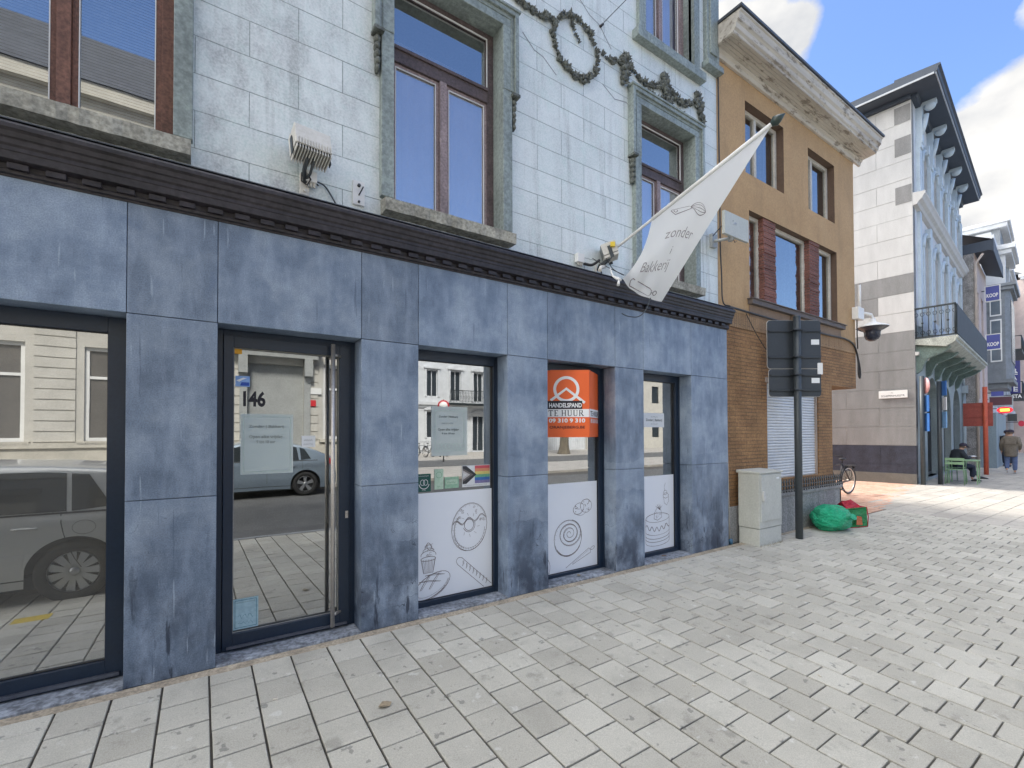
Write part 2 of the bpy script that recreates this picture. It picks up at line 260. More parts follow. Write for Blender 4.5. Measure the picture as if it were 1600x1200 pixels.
    def shell(s,x0,x1,y0,y1,z0,z1,mi=0): # sides, back and top of a block
        s.quad((x0,y0,z0),(x0,y0,z1),(x0,y1,z1),(x0,y1,z0),mi); s.quad((x1,y0,z0),(x1,y1,z0),(x1,y1,z1),(x1,y0,z1),mi); s.quad((x0,y1,z0),(x0,y1,z1),(x1,y1,z1),(x1,y1,z0),mi); return s.quad((x0,y0,z1),(x1,y0,z1),(x1,y1,z1),(x0,y1,z1),mi)
    def frame(s,x0,x1,z0,z1,y0,y1,w,mi=0):
        wl,wr,wb,wt=w if hasattr(w,'__len__') else (w,w,w,w)
        s.box(x0,x0+wl,y0,y1,z0,z1,mi); s.box(x1-wr,x1,y0,y1,z0,z1,mi); s.box(x0+wl,x1-wr,y0,y1,z0,z0+wb,mi); return s.box(x0+wl,x1-wr,y0,y1,z1-wt,z1,mi)
def pm(parent): return Matrix.Translation(parent.location) @ Matrix.Rotation(parent.rotation_euler.z,4,'Z')
def obj(name,mb,mats,parent=None,local=False,bevel=0,subsurf=0,label=None):
    me=bpy.data.meshes.new(name); me.from_pydata([tuple(v) for v in mb.v],[],mb.f); 
    for m_ in (mats if isinstance(mats,(list,tuple)) else [mats]): me.materials.append(m_)
    me.polygons.foreach_set('material_index',mb.m); me.polygons.foreach_set('use_smooth',mb.sm); me.update()
    o=bpy.data.objects.new(name,me); sc.collection.objects.link(o)
    if parent is not None:
        o.parent=parent
        if not local:
            root=parent if parent.parent is None else parent.parent
            if parent.parent is None: o.matrix_parent_inverse=pm(parent).inverted()
    if bevel: b=o.modifiers.new('bevel','BEVEL'); b.width=bevel; b.segments=2; b.limit_method='ANGLE'; b.angle_limit=R(40)
    if subsurf: b=o.modifiers.new('sub','SUBSURF'); b.levels=subsurf; b.render_levels=subsurf
    if label: o['label']=label
    return o
def thing(name,label,cat,loc=(0,0,0),rz=0,group=None):
    o=bpy.data.objects.new(name,None); sc.collection.objects.link(o); o.location=loc; o.rotation_euler=(0,0,rz); o.empty_display_size=.2; return tag(o,label,cat,group)
def tag(o,label,cat,group=None,kind=None):
    o['label']=label; o['category']=cat
    if group: o['group']=group
    return o
def struct(name,mb,mats,kind='structure'): o=obj(name,mb,mats); o['kind']=kind; return o
def dup(root,loc,rz=None,label=None,group=None):
    r=root.copy(); sc.collection.objects.link(r); r.location=loc
    if rz is not None: r.rotation_euler=(0,0,rz)
    if label: r['label']=label
    if group: r['group']=group
    for ch in list(root.children):
        c=ch.copy(); sc.collection.objects.link(c); c.parent=r; c.matrix_parent_inverse=ch.matrix_parent_inverse.copy()
        for g in ch.children: d=g.copy(); sc.collection.objects.link(d); d.parent=c; d.matrix_parent_inverse=g.matrix_parent_inverse.copy()
    return r
def textmesh(body,size,extr=0,shear=0,bold=0,align='LEFT',space=1):
    c=bpy.data.curves.new('t','FONT'); c.body=body; c.size=size; c.extrude=extr; c.shear=shear; c.offset=bold; c.align_x=align; c.space_character=space; c.resolution_u=3
    o=bpy.data.objects.new('t',c); sc.collection.objects.link(o); dg=bpy.context.evaluated_depsgraph_get(); dg.update(); me=bpy.data.meshes.new_from_object(o.evaluated_get(dg)); bpy.data.objects.remove(o); bpy.data.curves.remove(c)
    vs=[v.co.copy() for v in me.vertices]; fs=[tuple(p.vertices) for p in me.polygons]; bpy.data.meshes.remove(me); return vs,fs
def text(mb,body,size,origin,ex=(1,0,0),ez=(0,0,1),width=None,mi=0,**k):  # lettering laid on the plane spanned by ex, ez
    vs,fs=textmesh(body,size,**k); ex,ez,o=Vector(ex),Vector(ez),Vector(origin); n=ex.cross(ez)
    sx=1
    if width and vs: sx=width/max(1e-6,max(v.x for v in vs)-min(v.x for v in vs))
    mb.add([o+ex*(v.x*sx)+ez*v.y+n*v.z for v in vs],fs,mi)
def ribbon(mb,pts,w,y,mi=0,closed=False):   # drawn line on an xz plane
    P=[Vector((p[0],p[1])) for p in pts]; n=len(P); vs=[]
    for i,p in enumerate(P):
        a=P[(i-1)%n] if (closed or i>0) else p; b=P[(i+1)%n] if (closed or i<n-1) else p; d=(b-a); d=d.normalized() if d.length>1e-9 else Vector((1,0)); q=Vector((-d.y,d.x))*w/2; vs+=[(p.x+q.x,y,p.y+q.y),(p.x-q.x,y,p.y-q.y)]
    fs=[(2*i,2*((i+1)%n),2*((i+1)%n)+1,2*i+1) for i in range(n if closed else n-1)]; mb.add(vs,fs,mi)
def ell(cx,cz,rx,rz,a0=0,a1=360,n=24,rot=0,wob=0):
    out=[]
    for i in range(n+1):
        a=R(a0+(a1-a0)*i/n); q=1+wob*math.sin(a*7+cx*40); x,z=rx*q*math.cos(a),rz*q*math.sin(a); c,s_=math.cos(R(rot)),math.sin(R(rot)); out.append((cx+x*c-z*s_,cz+x*s_+z*c))
    return out
exec_parts=[]
# ------------------------------------------------------------------ ground
GS=.0445
def gz(y): 
    if y>=0: return 0.
    if y>-5.1: return GS*y
    if y>-9.6: return -.25+(-.02+.25)*(-5.1-y)/4.5
    return -.02
def profile_sheet(x0,x1,ys,dz):
    mb=MB(); n=24; 
    for a,b in zip(ys,ys[1:]): mb.quad((x0,a,gz(a)+dz),(x1,a,gz(a)+dz),(x1,b,gz(b)+dz),(x0,b,gz(b)+dz))
    return mb
asph=mat('asphalt',(.10,.10,.098),.9,0,.2,2,90,.5)
struct('ground',profile_sheet(-300,400,[-300,-60,-9.6,-5.11,-.001,.5,60,300],-.014),mat('sand_bed',(.07,.064,.056),.95))
rb=MB()
for a,b in ((-9.8,-9.6),(-9.6,-5.2)): rb.quad((-120,a,gz(a)-.004),(160,a,gz(a)-.004),(160,b,gz(b)-.004),(-120,b,gz(b)-.004))
struct('road',rb,asph)
kb=MB()
x=-30.
while x<60: kb.box(x,x+.995,-5.22,-5.1,-.40,-.221); x+=1
struct('kerb',kb,mat('blue_stone_kerb',(.26,.27,.28),.8))
def paver(mb,x0,x1,y0,y1,z0f,bev=.004,dep=.03):
    dz=random.uniform(-.0013,.0013); tx=random.uniform(-.0012,.0012); ty=random.uniform(-.0012,.0012)
    z=lambda x,y:z0f(y)+dz+tx*(1 if x>(x0+x1)/2 else -1)+ty*(1 if y>(y0+y1)/2 else -1)
    o=[(x0,y0),(x1,y0),(x1,y1),(x0,y1)]; i=[(x0+bev,y0+bev),(x1-bev,y0+bev),(x1-bev,y1-bev),(x0+bev,y1-bev)]
    vs=[(a,b,z(a,b)) for a,b in i]+[(a,b,z(a,b)-.0035) for a,b in o]+[(a,b,z(a,b)-dep) for a,b in o]
    mb.add(vs,[(0,1,2,3)]+[(4+k,4+(k+1)%4,(k+1)%4,k) for k in range(4)]+[(8+k,8+(k+1)%4,4+(k+1)%4,4+k) for k in range(4)])
pb=MB(); PX=.2482; PY=.25; k0=-40
for k in range(k0,46):
    xa=.549+PX*k; off=(k%2)*.5*PY; j=0
    # cut pieces against the facade, full stones towards the kerb
    top=-.085 if xa>-12 else -.085; y=top; first=.03+off if k%2==0 else .125
    first={0:.15,1:.275}[k%2]-.0
    hi=top
    while hi>-5.09:
        lo=max(hi-first,-5.09); first=PY
        paver(pb,xa+.0058+random.uniform(-.0012,.0012),xa+PX-.0058,lo+.0048+random.uniform(-.001,.001),hi-.0048,gz); hi=lo
struct('pavement',pb,PAVER)
st=MB(); st.quad((-10,-.085,gz(-.085)-.006),(10.2,-.085,gz(-.085)-.006),(10.2,.0,-.002),(-10,.0,-.002)); struct('mortar_strip',st,mat('sandy_mortar',(.34,.29,.22),.95,0,.3,8,60,.5))
sb=MB(); xe=.549+PX*46
y=1.4-.33
rows=[-5.09+.333*i for i in range(40)]
for i,y in enumerate(rows):
    if y>6.5: break
    x=xe+ (i%3)*.21
    if y>-.05: x=max(x,11.2+(y+.05)*5.6)
    first=True
    while x<95:
        w=random.uniform(.55,.8); xx=x if not first else max(xe,x-.0)
        if not (y>-.05 and False): paver(sb,(xe if first and y<=-.05 else xx)+.003,x+w-.003,y+.004,y+.329,gz)
        x+=w; first=False
struct('stone_slab_pavement',sb,SLAB)
sm=MB()
for i in range(-1,200):
    y=-.05+i*.105
    if y>16: break
    if y<-.06: continue
    x=11.0 if y<9 else 9.5
    if y<2.8: x=9.99
    x+=(i%2)*.1
    lim=min(20.2,11.2+(y+.15)*5.6)
    while x<lim: paver(sm,x+.003,x+.21-.003,y+.002,y+.103,lambda q:0.0,.003,.02); x+=.21
struct('side_street_paving',sm,SALMON)
# ------------------------------------------------------------------ main building with the shop
shop=thing('corner_shop_building','pale green glazed brick building with blue stone shopfront and dark cornice','building',(2.4,.1,0))
PIL=[(-9.3,-8.8),(-7.8,-7.3),(-5.3,-4.8),(-3.8,-3.3),(-1.9,-1.4)]
PIL=[(-4.9,-4.4),(-3.4,-2.9),(-1.9,-1.4),(-.4,.09),(1.08,1.57),(2.5,3.0),(4.0,4.49),(5.44,6.28)]
cl=MB(); g=.0022
def bev_panel(mb,x0,x1,y0,y1,z0,z1): mb.box(x0,x1,y0,y1,z0,z1)
for a,b in PIL:
    for z0,z1 in ((0,1.18),(1.18,2.38)): bev_panel(cl,a+ (0 if 1 else 0),b,0,.26,z0+(g if z0 else 0),z1-g)
xs=sorted({q for p in PIL for q in p})
for a,b in zip(xs,xs[1:]): bev_panel(cl,a+g,b-g,0,.26,2.38+g,3.10)
obj('stone_cladding',cl,BLUESTONE,shop,bevel=.003)
bk=MB(); bk.box(-4.88,6.26,.015,.25,2.385,3.2)
obj('joint_backing',bk,mat('dark_joint',(.03,.035,.045),.9),shop)
for a,b in zip(PIL,PIL[1:]): th=MB(); th.box(a[1]+.002,b[0]-.002,-.006,.24,-.04,.012); obj('threshold',th,mat('worn_threshold_stone',(.22,.24,.27),.8,0,.5,5,30,.4),shop,bevel=.004)
# upper wall
WIN=[(-1.28,-.17),(1.36,2.47),(4.51,5.60)]; ZB,ZT=3.60,5.68
WIN2=[(-1.25,-.2),(1.4,2.4),(4.62,5.62)]
up_=MB(); up_.wall(-4.9,6.2,3.05,10.6,.08,[(a,b,ZB,ZT) for a,b in WIN]+[(a,b,6.62,8.6) for a,b in WIN2],.16,0,1); up_.shell(-4.9,6.2,.08,9,3.05,10.6)
obj('glazed_brick_wall',up_,[GLAZED,TEAL],shop)
lo_=MB(); lo_.shell(-4.88,6.26,.25,9,0,3.1); obj('rear_wall',lo_,PLINTH,shop)
rf=MB(); rf.box(-5,6.2,-.35,9.1,10.6,10.9); obj('roof',rf,ZINC,shop)
# interior
it=MB(); 
for f_ in (((-4.8,.27,.01),(6.2,.27,.01),(6.2,5,.01),(-4.8,5,.01)),((-4.8,5,0),(6.2,5,0),(6.2,5,3),(-4.8,5,3)),((-4.8,.27,2.95),(6.2,.27,2.95),(6.2,5,2.95),(-4.8,5,2.95)),((-4.8,.27,0),(-4.8,5,0),(-4.8,5,3),(-4.8,.27,3)),((6.2,.27,0),(6.2,5,0),(6.2,5,3),(6.2,.27,3))): it.quad(*f_)
for a,b in PIL: it.box(a-.10 if a>-4.9 else a,b+.10 if b<6.2 else b,.262,.62,0,2.9)
obj('interior_wall',it,mat('interior_plaster',(.30,.31,.30),.9),shop)
# cornice over the shopfront
pr=[(.08,3.40),(-.235,3.385),(-.245,3.37),(-.245,3.345),(-.215,3.33),(-.205,3.30),(-.185,3.292),(-.178,3.262),(-.155,3.25),(-.155,3.225),(-.145,3.222),(-.14,3.175),(-.10,3.17),(-.04,3.165),(-.04,3.13),(-.055,3.125),(-.05,3.105),(-.018,3.10),(-.012,3.088),(.08,3.088)]
pr=[(y*.52 if y<0 else y,3.088+(z-3.088)*.9) for y,z in pr]; co=MB(); co.prismx(pr,-5.0,6.30)
x=-4.9
while x<6.2: co.box(x,x+.088,-.052,-.0215,3.1225,3.156); x+=.159
c_=obj('cornice',co,BLACKWOOD,shop,bevel=.002)
le=MB(); le.box(-5,6.3,-.115,.07,3.371,3.377); obj('lead_flashing',le,ZINC,shop)
# first floor windows
def up_window(i,x0,x1,zb,zt,paint,double=True,ribs=False):
    w=MB(); y0,y1=.205,.26; tr=zb+1.44
    sill_top=zb+.02
    w.frame(x0+.0,x1,sill_top,zt,y0,y1,(.045,.075,.05,.06))
    top=double
    if top:
        w.box(x0+.045,x1-.075,y0-.012,y1,tr-.08,tr+.06); w.box(x0+.045,x1-.075,y0-.03,y0,tr+.03,tr+.06)
    ztop=tr-.08 if top else zt-.06
    cx=(x0+x1)/2-.015
    fr=obj('window',w,paint,shop,bevel=.003)
    s=MB()
    for a,b in ((x0+.045,cx-.035),(cx+.035,x1-.075)): s.frame(a,b,sill_top+.05,ztop,y0+.012,y1-.005,.034)
    s.box(cx-.034,cx+.034,y0-.02,y1-.002,sill_top+.051,ztop-.001)
    obj('sash',s,GREYWOOD if not ribs else BROWN,fr,bevel=.002)
    l=MB()
    for a,b in ((x0+.045,cx-.035),(cx+.035,x1-.075)): l.frame(a+.032,b-.032,sill_top+.082,ztop-.032,y0+.008,y0+.02,.006)
    if top: l.frame(x0+.043,x1-.073,tr+.058,zt-.058,y0-.004,y0+.01,.007)
    obj('glazing_bead',l,WHITE,fr)
    gl=MB(); gl.quad((x0+.03,.232,sill_top),(x1-.05,.232,sill_top),(x1-.05,.232,zt),(x0+.03,.232,zt)); obj('pane',gl,GLASSU,fr)
    cu=MB(); n=60
    if ribs:
        z=zb
        while z<zt: cu.quad((x0,.262,z),(x1,.262,z),(x1,.270,z+.02),(x0,.270,z+.02)); z+=.0205
    else:
        for k in range(n): 
            a=x0+(x1-x0)*k/n; b=x0+(x1-x0)*(k+1)/n; ya=.256+.006*math.sin(a*55); yb=.256+.006*math.sin(b*55); cu.quad((a,ya,zb),(b,yb,zb),(b,yb,tr-.05),(a,ya,tr-.05))
        cu.quad((x0,.8,tr-.1),(x1,.8,tr-.1),(x1,.8,zt),(x0,.8,zt))
    obj('curtain' if not ribs else 'blind',cu,mat('net_curtain',(.68,.66,.76),.9,0,.05) if not ribs else mat('slatted_blind',(.34,.38,.42),.6),fr)
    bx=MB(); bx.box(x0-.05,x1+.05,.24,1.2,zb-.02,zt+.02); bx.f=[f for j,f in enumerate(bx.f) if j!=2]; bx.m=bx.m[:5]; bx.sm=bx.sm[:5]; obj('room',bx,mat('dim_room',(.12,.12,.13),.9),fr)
    return fr
def surround(x0,x1,zb,zt,ear=True):
    s=MB(); y=.02; w=.11; we=.165; ze=zb+1.44
    s.box(x0-w,x0-.0005,y,.10,zb+.02,ze); s.box(x1+.0005,x1+w,y,.10,zb+.02,ze)
    s.box(x0-we,x0-.0005,y-.005,.10,ze,zt); s.box(x1+.0005,x1+we,y-.005,.10,ze,zt); s.box(x0-we,x1+we,y-.005,.10,zt+.0005,zt+.13)
    # raised outer moulding
    for xa,xb in ((x0-we-.012,x0-we+.035),(x1+we-.035,x1+we+.012)): s.box(xa,xb,y-.03,.10,ze-.03,zt+.17)
    s.box(x0-we+.035,x1+we-.035,y-.03,.10,zt+.125,zt+.17); s.box(x0-we-.03,x1+we+.03,y-.045,.10,zt+.17,zt+.195)
    for xa,xb in ((x0-.105,x0-.095),(x1+.095,x1+.105)): s.box(xa,xb,y-.014,y-.004,ze,zt+.09)
    s.box(x0-.095,x1+.095,y-.014,y-.004,zt+.08,zt+.09)
    obj('window_surround',s,TEAL,shop,bevel=.005)
    for sgn,xc in ((-1,x0-w-.03),(1,x1+w+.03)):
        d=MB(); d.box(xc-.045,xc+.04,y-.045,.08,ze-.055,ze-.028)
        for k in range(5): d.ball((xc,.055,ze-.09-k*.062),(.032-.003*k,.05,.038),8,5,0,.12)
        obj('garland_drop',d,ORN,shop)
for i,(a,b) in enumerate(WIN): up_window(i,a,b,ZB,ZT,[BROWN,DWOOD,DWOOD][i],double=(i>0),ribs=(i==0)); surround(a,b,ZB,ZT)
for i,(a,b) in enumerate(WIN2): up_window(i,a,b,6.62,8.6,GREYWOOD,double=False)
for a,b in WIN2:
    s=MB(); s.frame(a-.12,b+.12,6.62,8.72,.03,.12,(.12,.12,0.001,.12)); obj('window_surround',s,TEAL,shop,bevel=.004)
    s=MB(); s.box(a-.2,b+.2,-.02,.2,6.50,6.618); obj('window_sill',s,TEAL,shop,bevel=.006)
for a,b in WIN:
    s=MB(); n=26; x0,x1=a-.1,b+.1; rr=[random.uniform(-.006,.006) for _ in range(n+1)]; vs=[]
    for k in range(n+1):
        x=x0+(x1-x0)*k/n; j=rr[k]; vs+=[(x,-.055+j,3.475+j),(x,-.06+j*.6,3.575+j*.7),(x,.24,3.625),(x,.24,3.475)]
    s.add(vs,[(4*k+i_,4*k+(i_+1)%4,4*k+4+(i_+1)%4,4*k+4+i_) for k in range(n) for i_ in range(4)]+[(0,1,2,3),(4*n+3,4*n+2,4*n+1,4*n)]); obj('window_sill',s,SILL,shop)
s=MB(); s.box(5.9,6.195,.02,.1,6.86,10.6); s.box(5.86,6.23,-.03,.1,6.78,6.86); s.box(5.96,6.13,.0,.03,7.0,8.4); obj('corner_pilaster',s,TEAL,shop,bevel=.006)
# ornamental flower garland on the wall
def leafblob(mb,c,s):
    for _ in range(5):
        o=Vector((random.uniform(-1,1)*s*.7,-random.uniform(0,.5)*s,random.uniform(-1,1)*s*.7)); mb.ball(Vector(c)+o,(s*random.uniform(.35,.6),s*random.uniform(.4,.7),s*random.uniform(.35,.6)),8,6,0,.12,True)
    for _ in range(5):
        a=random.uniform(0,2*PI); d=Vector((math.cos(a),-.45,math.sin(a)))*s*1.35; q=Vector((-math.sin(a),0,math.cos(a)))*s*.45; p=Vector(c); mb.add([p,p+d*.5+q,p+d+Vector((0,-.01,0)),p+d*.5-q,p+d*.5+Vector((0,-.02,0))],[(0,1,4),(1,2,4),(2,3,4),(3,0,4)])
def gar(mb,pts,s,step=.045):
    for a,b in zip(pts,pts[1:]):
        a,b=Vector(a),Vector(b); n=max(1,int((b-a).length/step))
        for k in range(n):
            p=a.lerp(b,k/n); leafblob(mb,(p.x+random.gauss(0,s*.28),.07,p.y+random.gauss(0,s*.28)),s*random.choice((.55,.8,1.1,1.35)))
ring=[(3.48+.33*math.cos(R(a)),5.95+.33*math.sin(R(a))) for a in range(0,361,15)]
sw=lambda a,b,d,n=8:[(a[0]+(b[0]-a[0])*k/n,a[1]+(b[1]-a[1])*k/n-d*4*(k/n)*(1-k/n)) for k in range(n+1)]
for pts,sz,stp in ((ring,.034,.042),(sw((2.2,6.35),(3.2,6.12),.16),.034,.030),(sw((1.2,6.12),(2.2,6.35),.16),.034,.030),(sw((.2,6.35),(1.2,6.12),.1),.045,.045),(sw((3.83,6.08),(4.3,6.16),.06),.038,.034),([(4.27,6.22),(4.25,5.9)],.048,.032),(sw((4.3,6.16),(5.02,6.2),.15),.038,.034),([(5.02,6.3),(5.08,5.86)],.052,.032),(sw((5.05,6.2),(5.7,6.2),.12),.04,.034),([(5.72,6.28),(5.85,5.95)],.048,.032),(sw((4.6,5.93),(5.5,5.93),-.02,10),.026,.075),([(3.42,6.2),(3.46,6.1),(3.55,6.02)],.024,.03)):
    ga=MB(); gar(ga,pts,sz,stp); obj('flower_garland',ga,ORN,shop)
# crack lines and wire hook
for pts in ([(2.75,5.78),(2.9,5.66),(3.02,5.64),(3.2,5.52)],[(3.9,5.72),(4.1,5.62),(4.3,5.66),(4.45,5.6)],[(3.45,6.62),(3.7,6.44),(3.86,6.40),(4.05,6.2)]): ck=MB(); ribbon(ck,pts,.012,.0785); obj('repaired_crack',ck,mat('grey_filler',(.28,.30,.32),.9),shop)
hk=MB(); hk.tube([(4.45,-.35,7.3),(4.2,-.1,6.8),(3.9,.05,6.43)],.004,5); hk.tube([(3.9,.06,6.42),(3.86,.08,6.38)],.014,6); tag(obj('stay_wire',hk,BLACK),'thin black stay wire hooked into the green wall above the wreath','wire')
# ------------------------------------------------------------------ shopfront glazing
GY=.235
def shop_window(x0,x1,gx0,gx1,zb,gz0,gz1,glass,name='shop_window',label=None):
    f=MB(); f.box(x0,gx0,.195,.27,zb,2.38); f.box(gx1,x1,.195,.27,zb,2.38); f.box(gx0,gx1,.195,.27,zb,gz0); f.box(gx0,gx1,.195,.27,gz1,2.38)
    f.box(x0,x0+.02,.185,.195,zb,2.38); f.box(x1-.02,x1,.185,.195,zb,2.38)
    w=obj(name,f,FRAME,shop,bevel=.0025,label=label)
    gl=MB(); gl.quad((gx0-.005,GY,gz0-.005),(gx1+.005,GY,gz0-.005),(gx1+.005,GY,gz1+.005),(gx0-.005,GY,gz1+.005)); obj('pane',gl,glass,w)
    gk=MB(); gk.frame(gx0-.001,gx1+.001,gz0-.001,gz1+.001,GY-.012,GY-.003,.006); obj('gasket',gk,BLACK,w)
    return w
shop_window(-4.4,-3.4,-4.30,-3.48,.012,.13,2.28,GLASS); shop_window(-2.9,-1.9,-2.80,-1.98,.012,.13,2.28,GLASS)
wl=shop_window(-1.4,-.4,-1.31,-.513,.012,.13,2.277,GLASSF,label='large full height window with filmed grey glass')
s=MB(); s.box(-1.36,-.44,.17,.195,.03,.05); obj('drip_rail',s,mat('anodised_rail',(.14,.15,.18),.35,.5),wl)
wA=shop_window(1.57,2.5,1.615,2.459,.012,.062,2.288,GLASS); wB=shop_window(3.0,4.0,3.045,3.925,.012,.045,2.30,GLASS); wC=shop_window(4.49,5.44,4.535,5.36,.012,.062,2.288,GLASS)
# door
dr=MB(); dr.frame(.09,1.08,.012,2.38,.20,.27,(.04,.04,.02,.05)); 
door=obj('door',dr,FRAME,shop,bevel=.0025,label='dark navy glazed entrance door with tall steel bar handle')
df=MB(); df.box(.132,.197,.188,.262,.03,2.335); df.box(.952,1.038,.188,.262,.03,2.335); df.box(.197,.952,.188,.262,.03,.132); df.box(.197,.952,.188,.262,2.252,2.335); obj('door_leaf',df,FRAME,door,bevel=.003)
gl=MB(); gl.quad((.19,GY,.125),(.96,GY,.125),(.96,GY,2.26),(.19,GY,2.26)); obj('pane',gl,GLASS,door)
s=MB(); s.frame(.196,.953,.131,2.253,GY-.02,GY-.012,.007); obj('gasket',s,mat('grey_gasket',(.3,.3,.28),.6),door)
s=MB(); s.tube([(.888,.13,.05),(.888,.13,2.335)],.0165,14); s.tube([(.888,.13,.14),(.96,.192,.14)],.012,8); s.tube([(.888,.13,2.25),(.96,.192,2.25)],.012,8); obj('handle',s,STEEL,door)
s=MB(); s.box(.16,1.01,.165,.188,.035,.05); obj('drip_rail',s,mat('anodised_rail',(.14,.15,.18),.35,.5),door)
s=MB(); s.box(1.0,1.022,.181,.188,.905,.965); s.lathe([(.009,0),(.009,-.006),(0,-.006)],(1.011,.181,.945),'y',12); obj('lock',s,STEEL,door)
def card(name,x0,x1,z0,z1,m,y=None,parent=None,tilt=0):
    y=GY-.004 if y is None else y; s=MB(); c,sn=math.cos(tilt),math.sin(tilt); cx,cz=(x0+x1)/2,(z0+z1)/2
    P=[(cx+(a-cx)*c-(b-cz)*sn,cz+(a-cx)*sn+(b-cz)*c) for a,b in ((x0,z0),(x1,z0),(x1,z1),(x0,z1))]
    s.prismy([p for p in P],y-.0008,y); return obj(name,s,m,parent)
dn=MB(); text(dn,'146',.152,(.243,GY-.0035,1.822),width=.150,bold=.0055,align='LEFT'); obj('house_number',dn,LETB,door,label='black house number 146')
card('yellow_sticker',.2,.252,2.21,2.262,mat('yellow_sticker',(.85,.42,.02),.5),parent=door)
b_=card('blue_sticker',.21,.305,1.965,2.045,mat('blue_sticker',(.25,.42,.75),.5),parent=door); s=MB(); s.prismy([(.24,1.972),(.30,1.972),(.30,1.998),(.25,1.998)],GY-.007,GY-.006); obj('blue_print',s,mat('blue_sticker_dark',(.02,.08,.42),.5),b_)
s=MB(); s.prismy([(.215,2.01),(.26,2.032),(.285,2.03),(.25,2.012),(.235,2.0)],GY-.007,GY-.006); obj('white_print',s,LETW,b_)
def scrib(mb,x,z,w,h,y):   # faint unreadable small print
    n=max(4,int(w/h*2.2)); ribbon(mb,[(x+w*k/n,z+(h if k%2 else 0)*random.uniform(.6,1)) for k in range(n+1)],h*.22,y)
def notice(name,label,x0,x1,z0,z1,m,lines,behind=False,tilt=0,group=None):
    y=GY+.006 if behind else GY-.004; o=card(name,x0,x1,z0,z1,m,y=y,tilt=tilt); tag(o,label,'notice',group)
    s=MB()
    for body,size,xx,zz,w,mi in lines:
        if body=='~': scrib(s,xx,zz,w,size*.5,y-.0022)
        else: text(s,body,size,(xx,y-.0022,zz),width=w,bold=.0006)
    if s.v: obj('printed_text',s,mat('grey_ink',(.16,.18,.17),.7,bump=0),o)
    return o
nn=notice('paper_notice','large pale paper notice taped inside the entrance door',.245,.607,1.30,1.76,PAPERT,[('Zonder | Bakkerij',.03,.30,1.655,.24,0),('Open elke vrijdag',.034,.30,1.575,.23,0),('9 tot 18 uur',.034,.35,1.535,.13,0)])
s=MB(); s.frame(.262,.590,1.317,1.743,GY-.0062,GY-.0058,.003); obj('printed_border',s,mat('pale_ink',(.40,.52,.46),.7),nn); s=MB(); s.prismy([(.265,1.32),(.587,1.32),(.587,1.74),(.265,1.74)],GY-.0056,GY-.0052); obj('inner_sheet',s,PAPERI,nn)
notice('paper_note','small white note on the door glass right of the large notice',.67,.773,1.50,1.592,PAPER,[('~',.03,.69,1.55,.06,0),('~',.02,.685,1.52,.07,0)])
cc=notice('paper_certificate','pale blue certificate at the bottom left of the door glass',.203,.369,.145,.372,mat('pale_blue_paper',(.42,.60,.66),.7),[('~',.018,.225,.34,.12,0)])
s=MB(); s.frame(.214,.358,.157,.362,GY-.0064,GY-.0058,.004); ribbon(s,[(.235+.012*k,.24+.02*math.sin(k*2.2)) for k in range(9)],.003,GY-.006); ribbon(s,[(.235+.012*k,.19+.012*math.sin(k*2.9)) for k in range(9)],.003,GY-.006); obj('printed_border',s,mat('blue_grey_ink',(.12,.28,.34),.7),cc)
# ---- vinyls with pastry drawings
def vinyl(w,x0,x1,z0,z1):
    s=MB(); s.prismy([(x0,z0),(x1,z0),(x1,z1),(x0,z1)],GY-.0022,GY-.001); return obj('window_vinyl',s,VINYL,w)
YV=GY-.0035; LW=.0042
def drawing(v,name,curves,dots=()):
    s=MB(); curves=list(curves)
    for c in list(curves):   # a second, thinner broken pencil line beside each contour
        p=c[0]
        if len(p)>12:
            mx_=sum(q[0] for q in p)/len(p); mz=sum(q[1] for q in p)/len(p); k0=random.randrange(len(p)//2); k1=k0+len(p)//2; curves.append(([(q[0]+(mx_-q[0])*.035,q[1]+(mz-q[1])*.035) for q in p[k0:k1]],LW*.5))
            for k in range(k0,min(k1,len(p)-1),1):
                q=p[k]; curves.append(([(q[0]+(mx_-q[0])*.05,q[1]+(mz-q[1])*.05),(q[0]+(mx_-q[0])*.13,q[1]+(mz-q[1])*.11)],LW*.35))
    for c in curves: ribbon(s,c[0],c[1] if len(c)>1 else LW,YV)
    for x,z,r in dots: s.add([(x+r*math.cos(2*PI*k/7),YV,z+r*math.sin(2*PI*k/7)) for k in range(7)],[tuple(range(7))])
    obj(name,s,INK,v)
def clipx(pts,lo,hi,zlo=None): return [(min(max(x,lo),hi),z if zlo is None else max(z,zlo)) for x,z in pts]
v=vinyl(wA,1.615,2.459,.062,1.052)
# photo px of this vinyl -> plane: x 655..773 -> 1.66..2.47 ; z measured
cx,cz=2.20,.69; rx,rz=.195,.235
C=[(ell(cx,cz,rx,rz,rot=-12),),(ell(cx-.006,cz+.02,.052,.056),LW*1.2),(ell(cx-.006,cz+.02,.066,.07,200,380),),(ell(cx,cz-.02,.17,.19,150,372,rot=-12),LW*.7),(ell(cx+.004,cz-.012,.186,.222,200,350,rot=-8),LW*.6)]
ic=[(cx-.185+.37*k/30,cz+.04+.07*math.sin(k*.55)*.35+.06*(k/30)) for k in range(31)]; C.append((ic,LW*1.3)); C.append(([(p[0],p[1]-.01) for p in ic],LW*.6))
for k in range(14): a=random.uniform(0,PI); q=random.uniform(.6,.85); X,Z=cx+rx*q*math.cos(a),cz+.05+rz*.75*q*math.sin(a); C.append((ell(X,Z,.014,.006,rot=random.uniform(0,180),n=8),LW*.6))
for k in range(16): a=R(-150+k*9); C.append(([(cx+rx*.86*math.cos(a),cz+rz*.86*math.sin(a)),(cx+rx*.97*math.cos(a+.05),cz+rz*.96*math.sin(a+.05))],LW*.5))
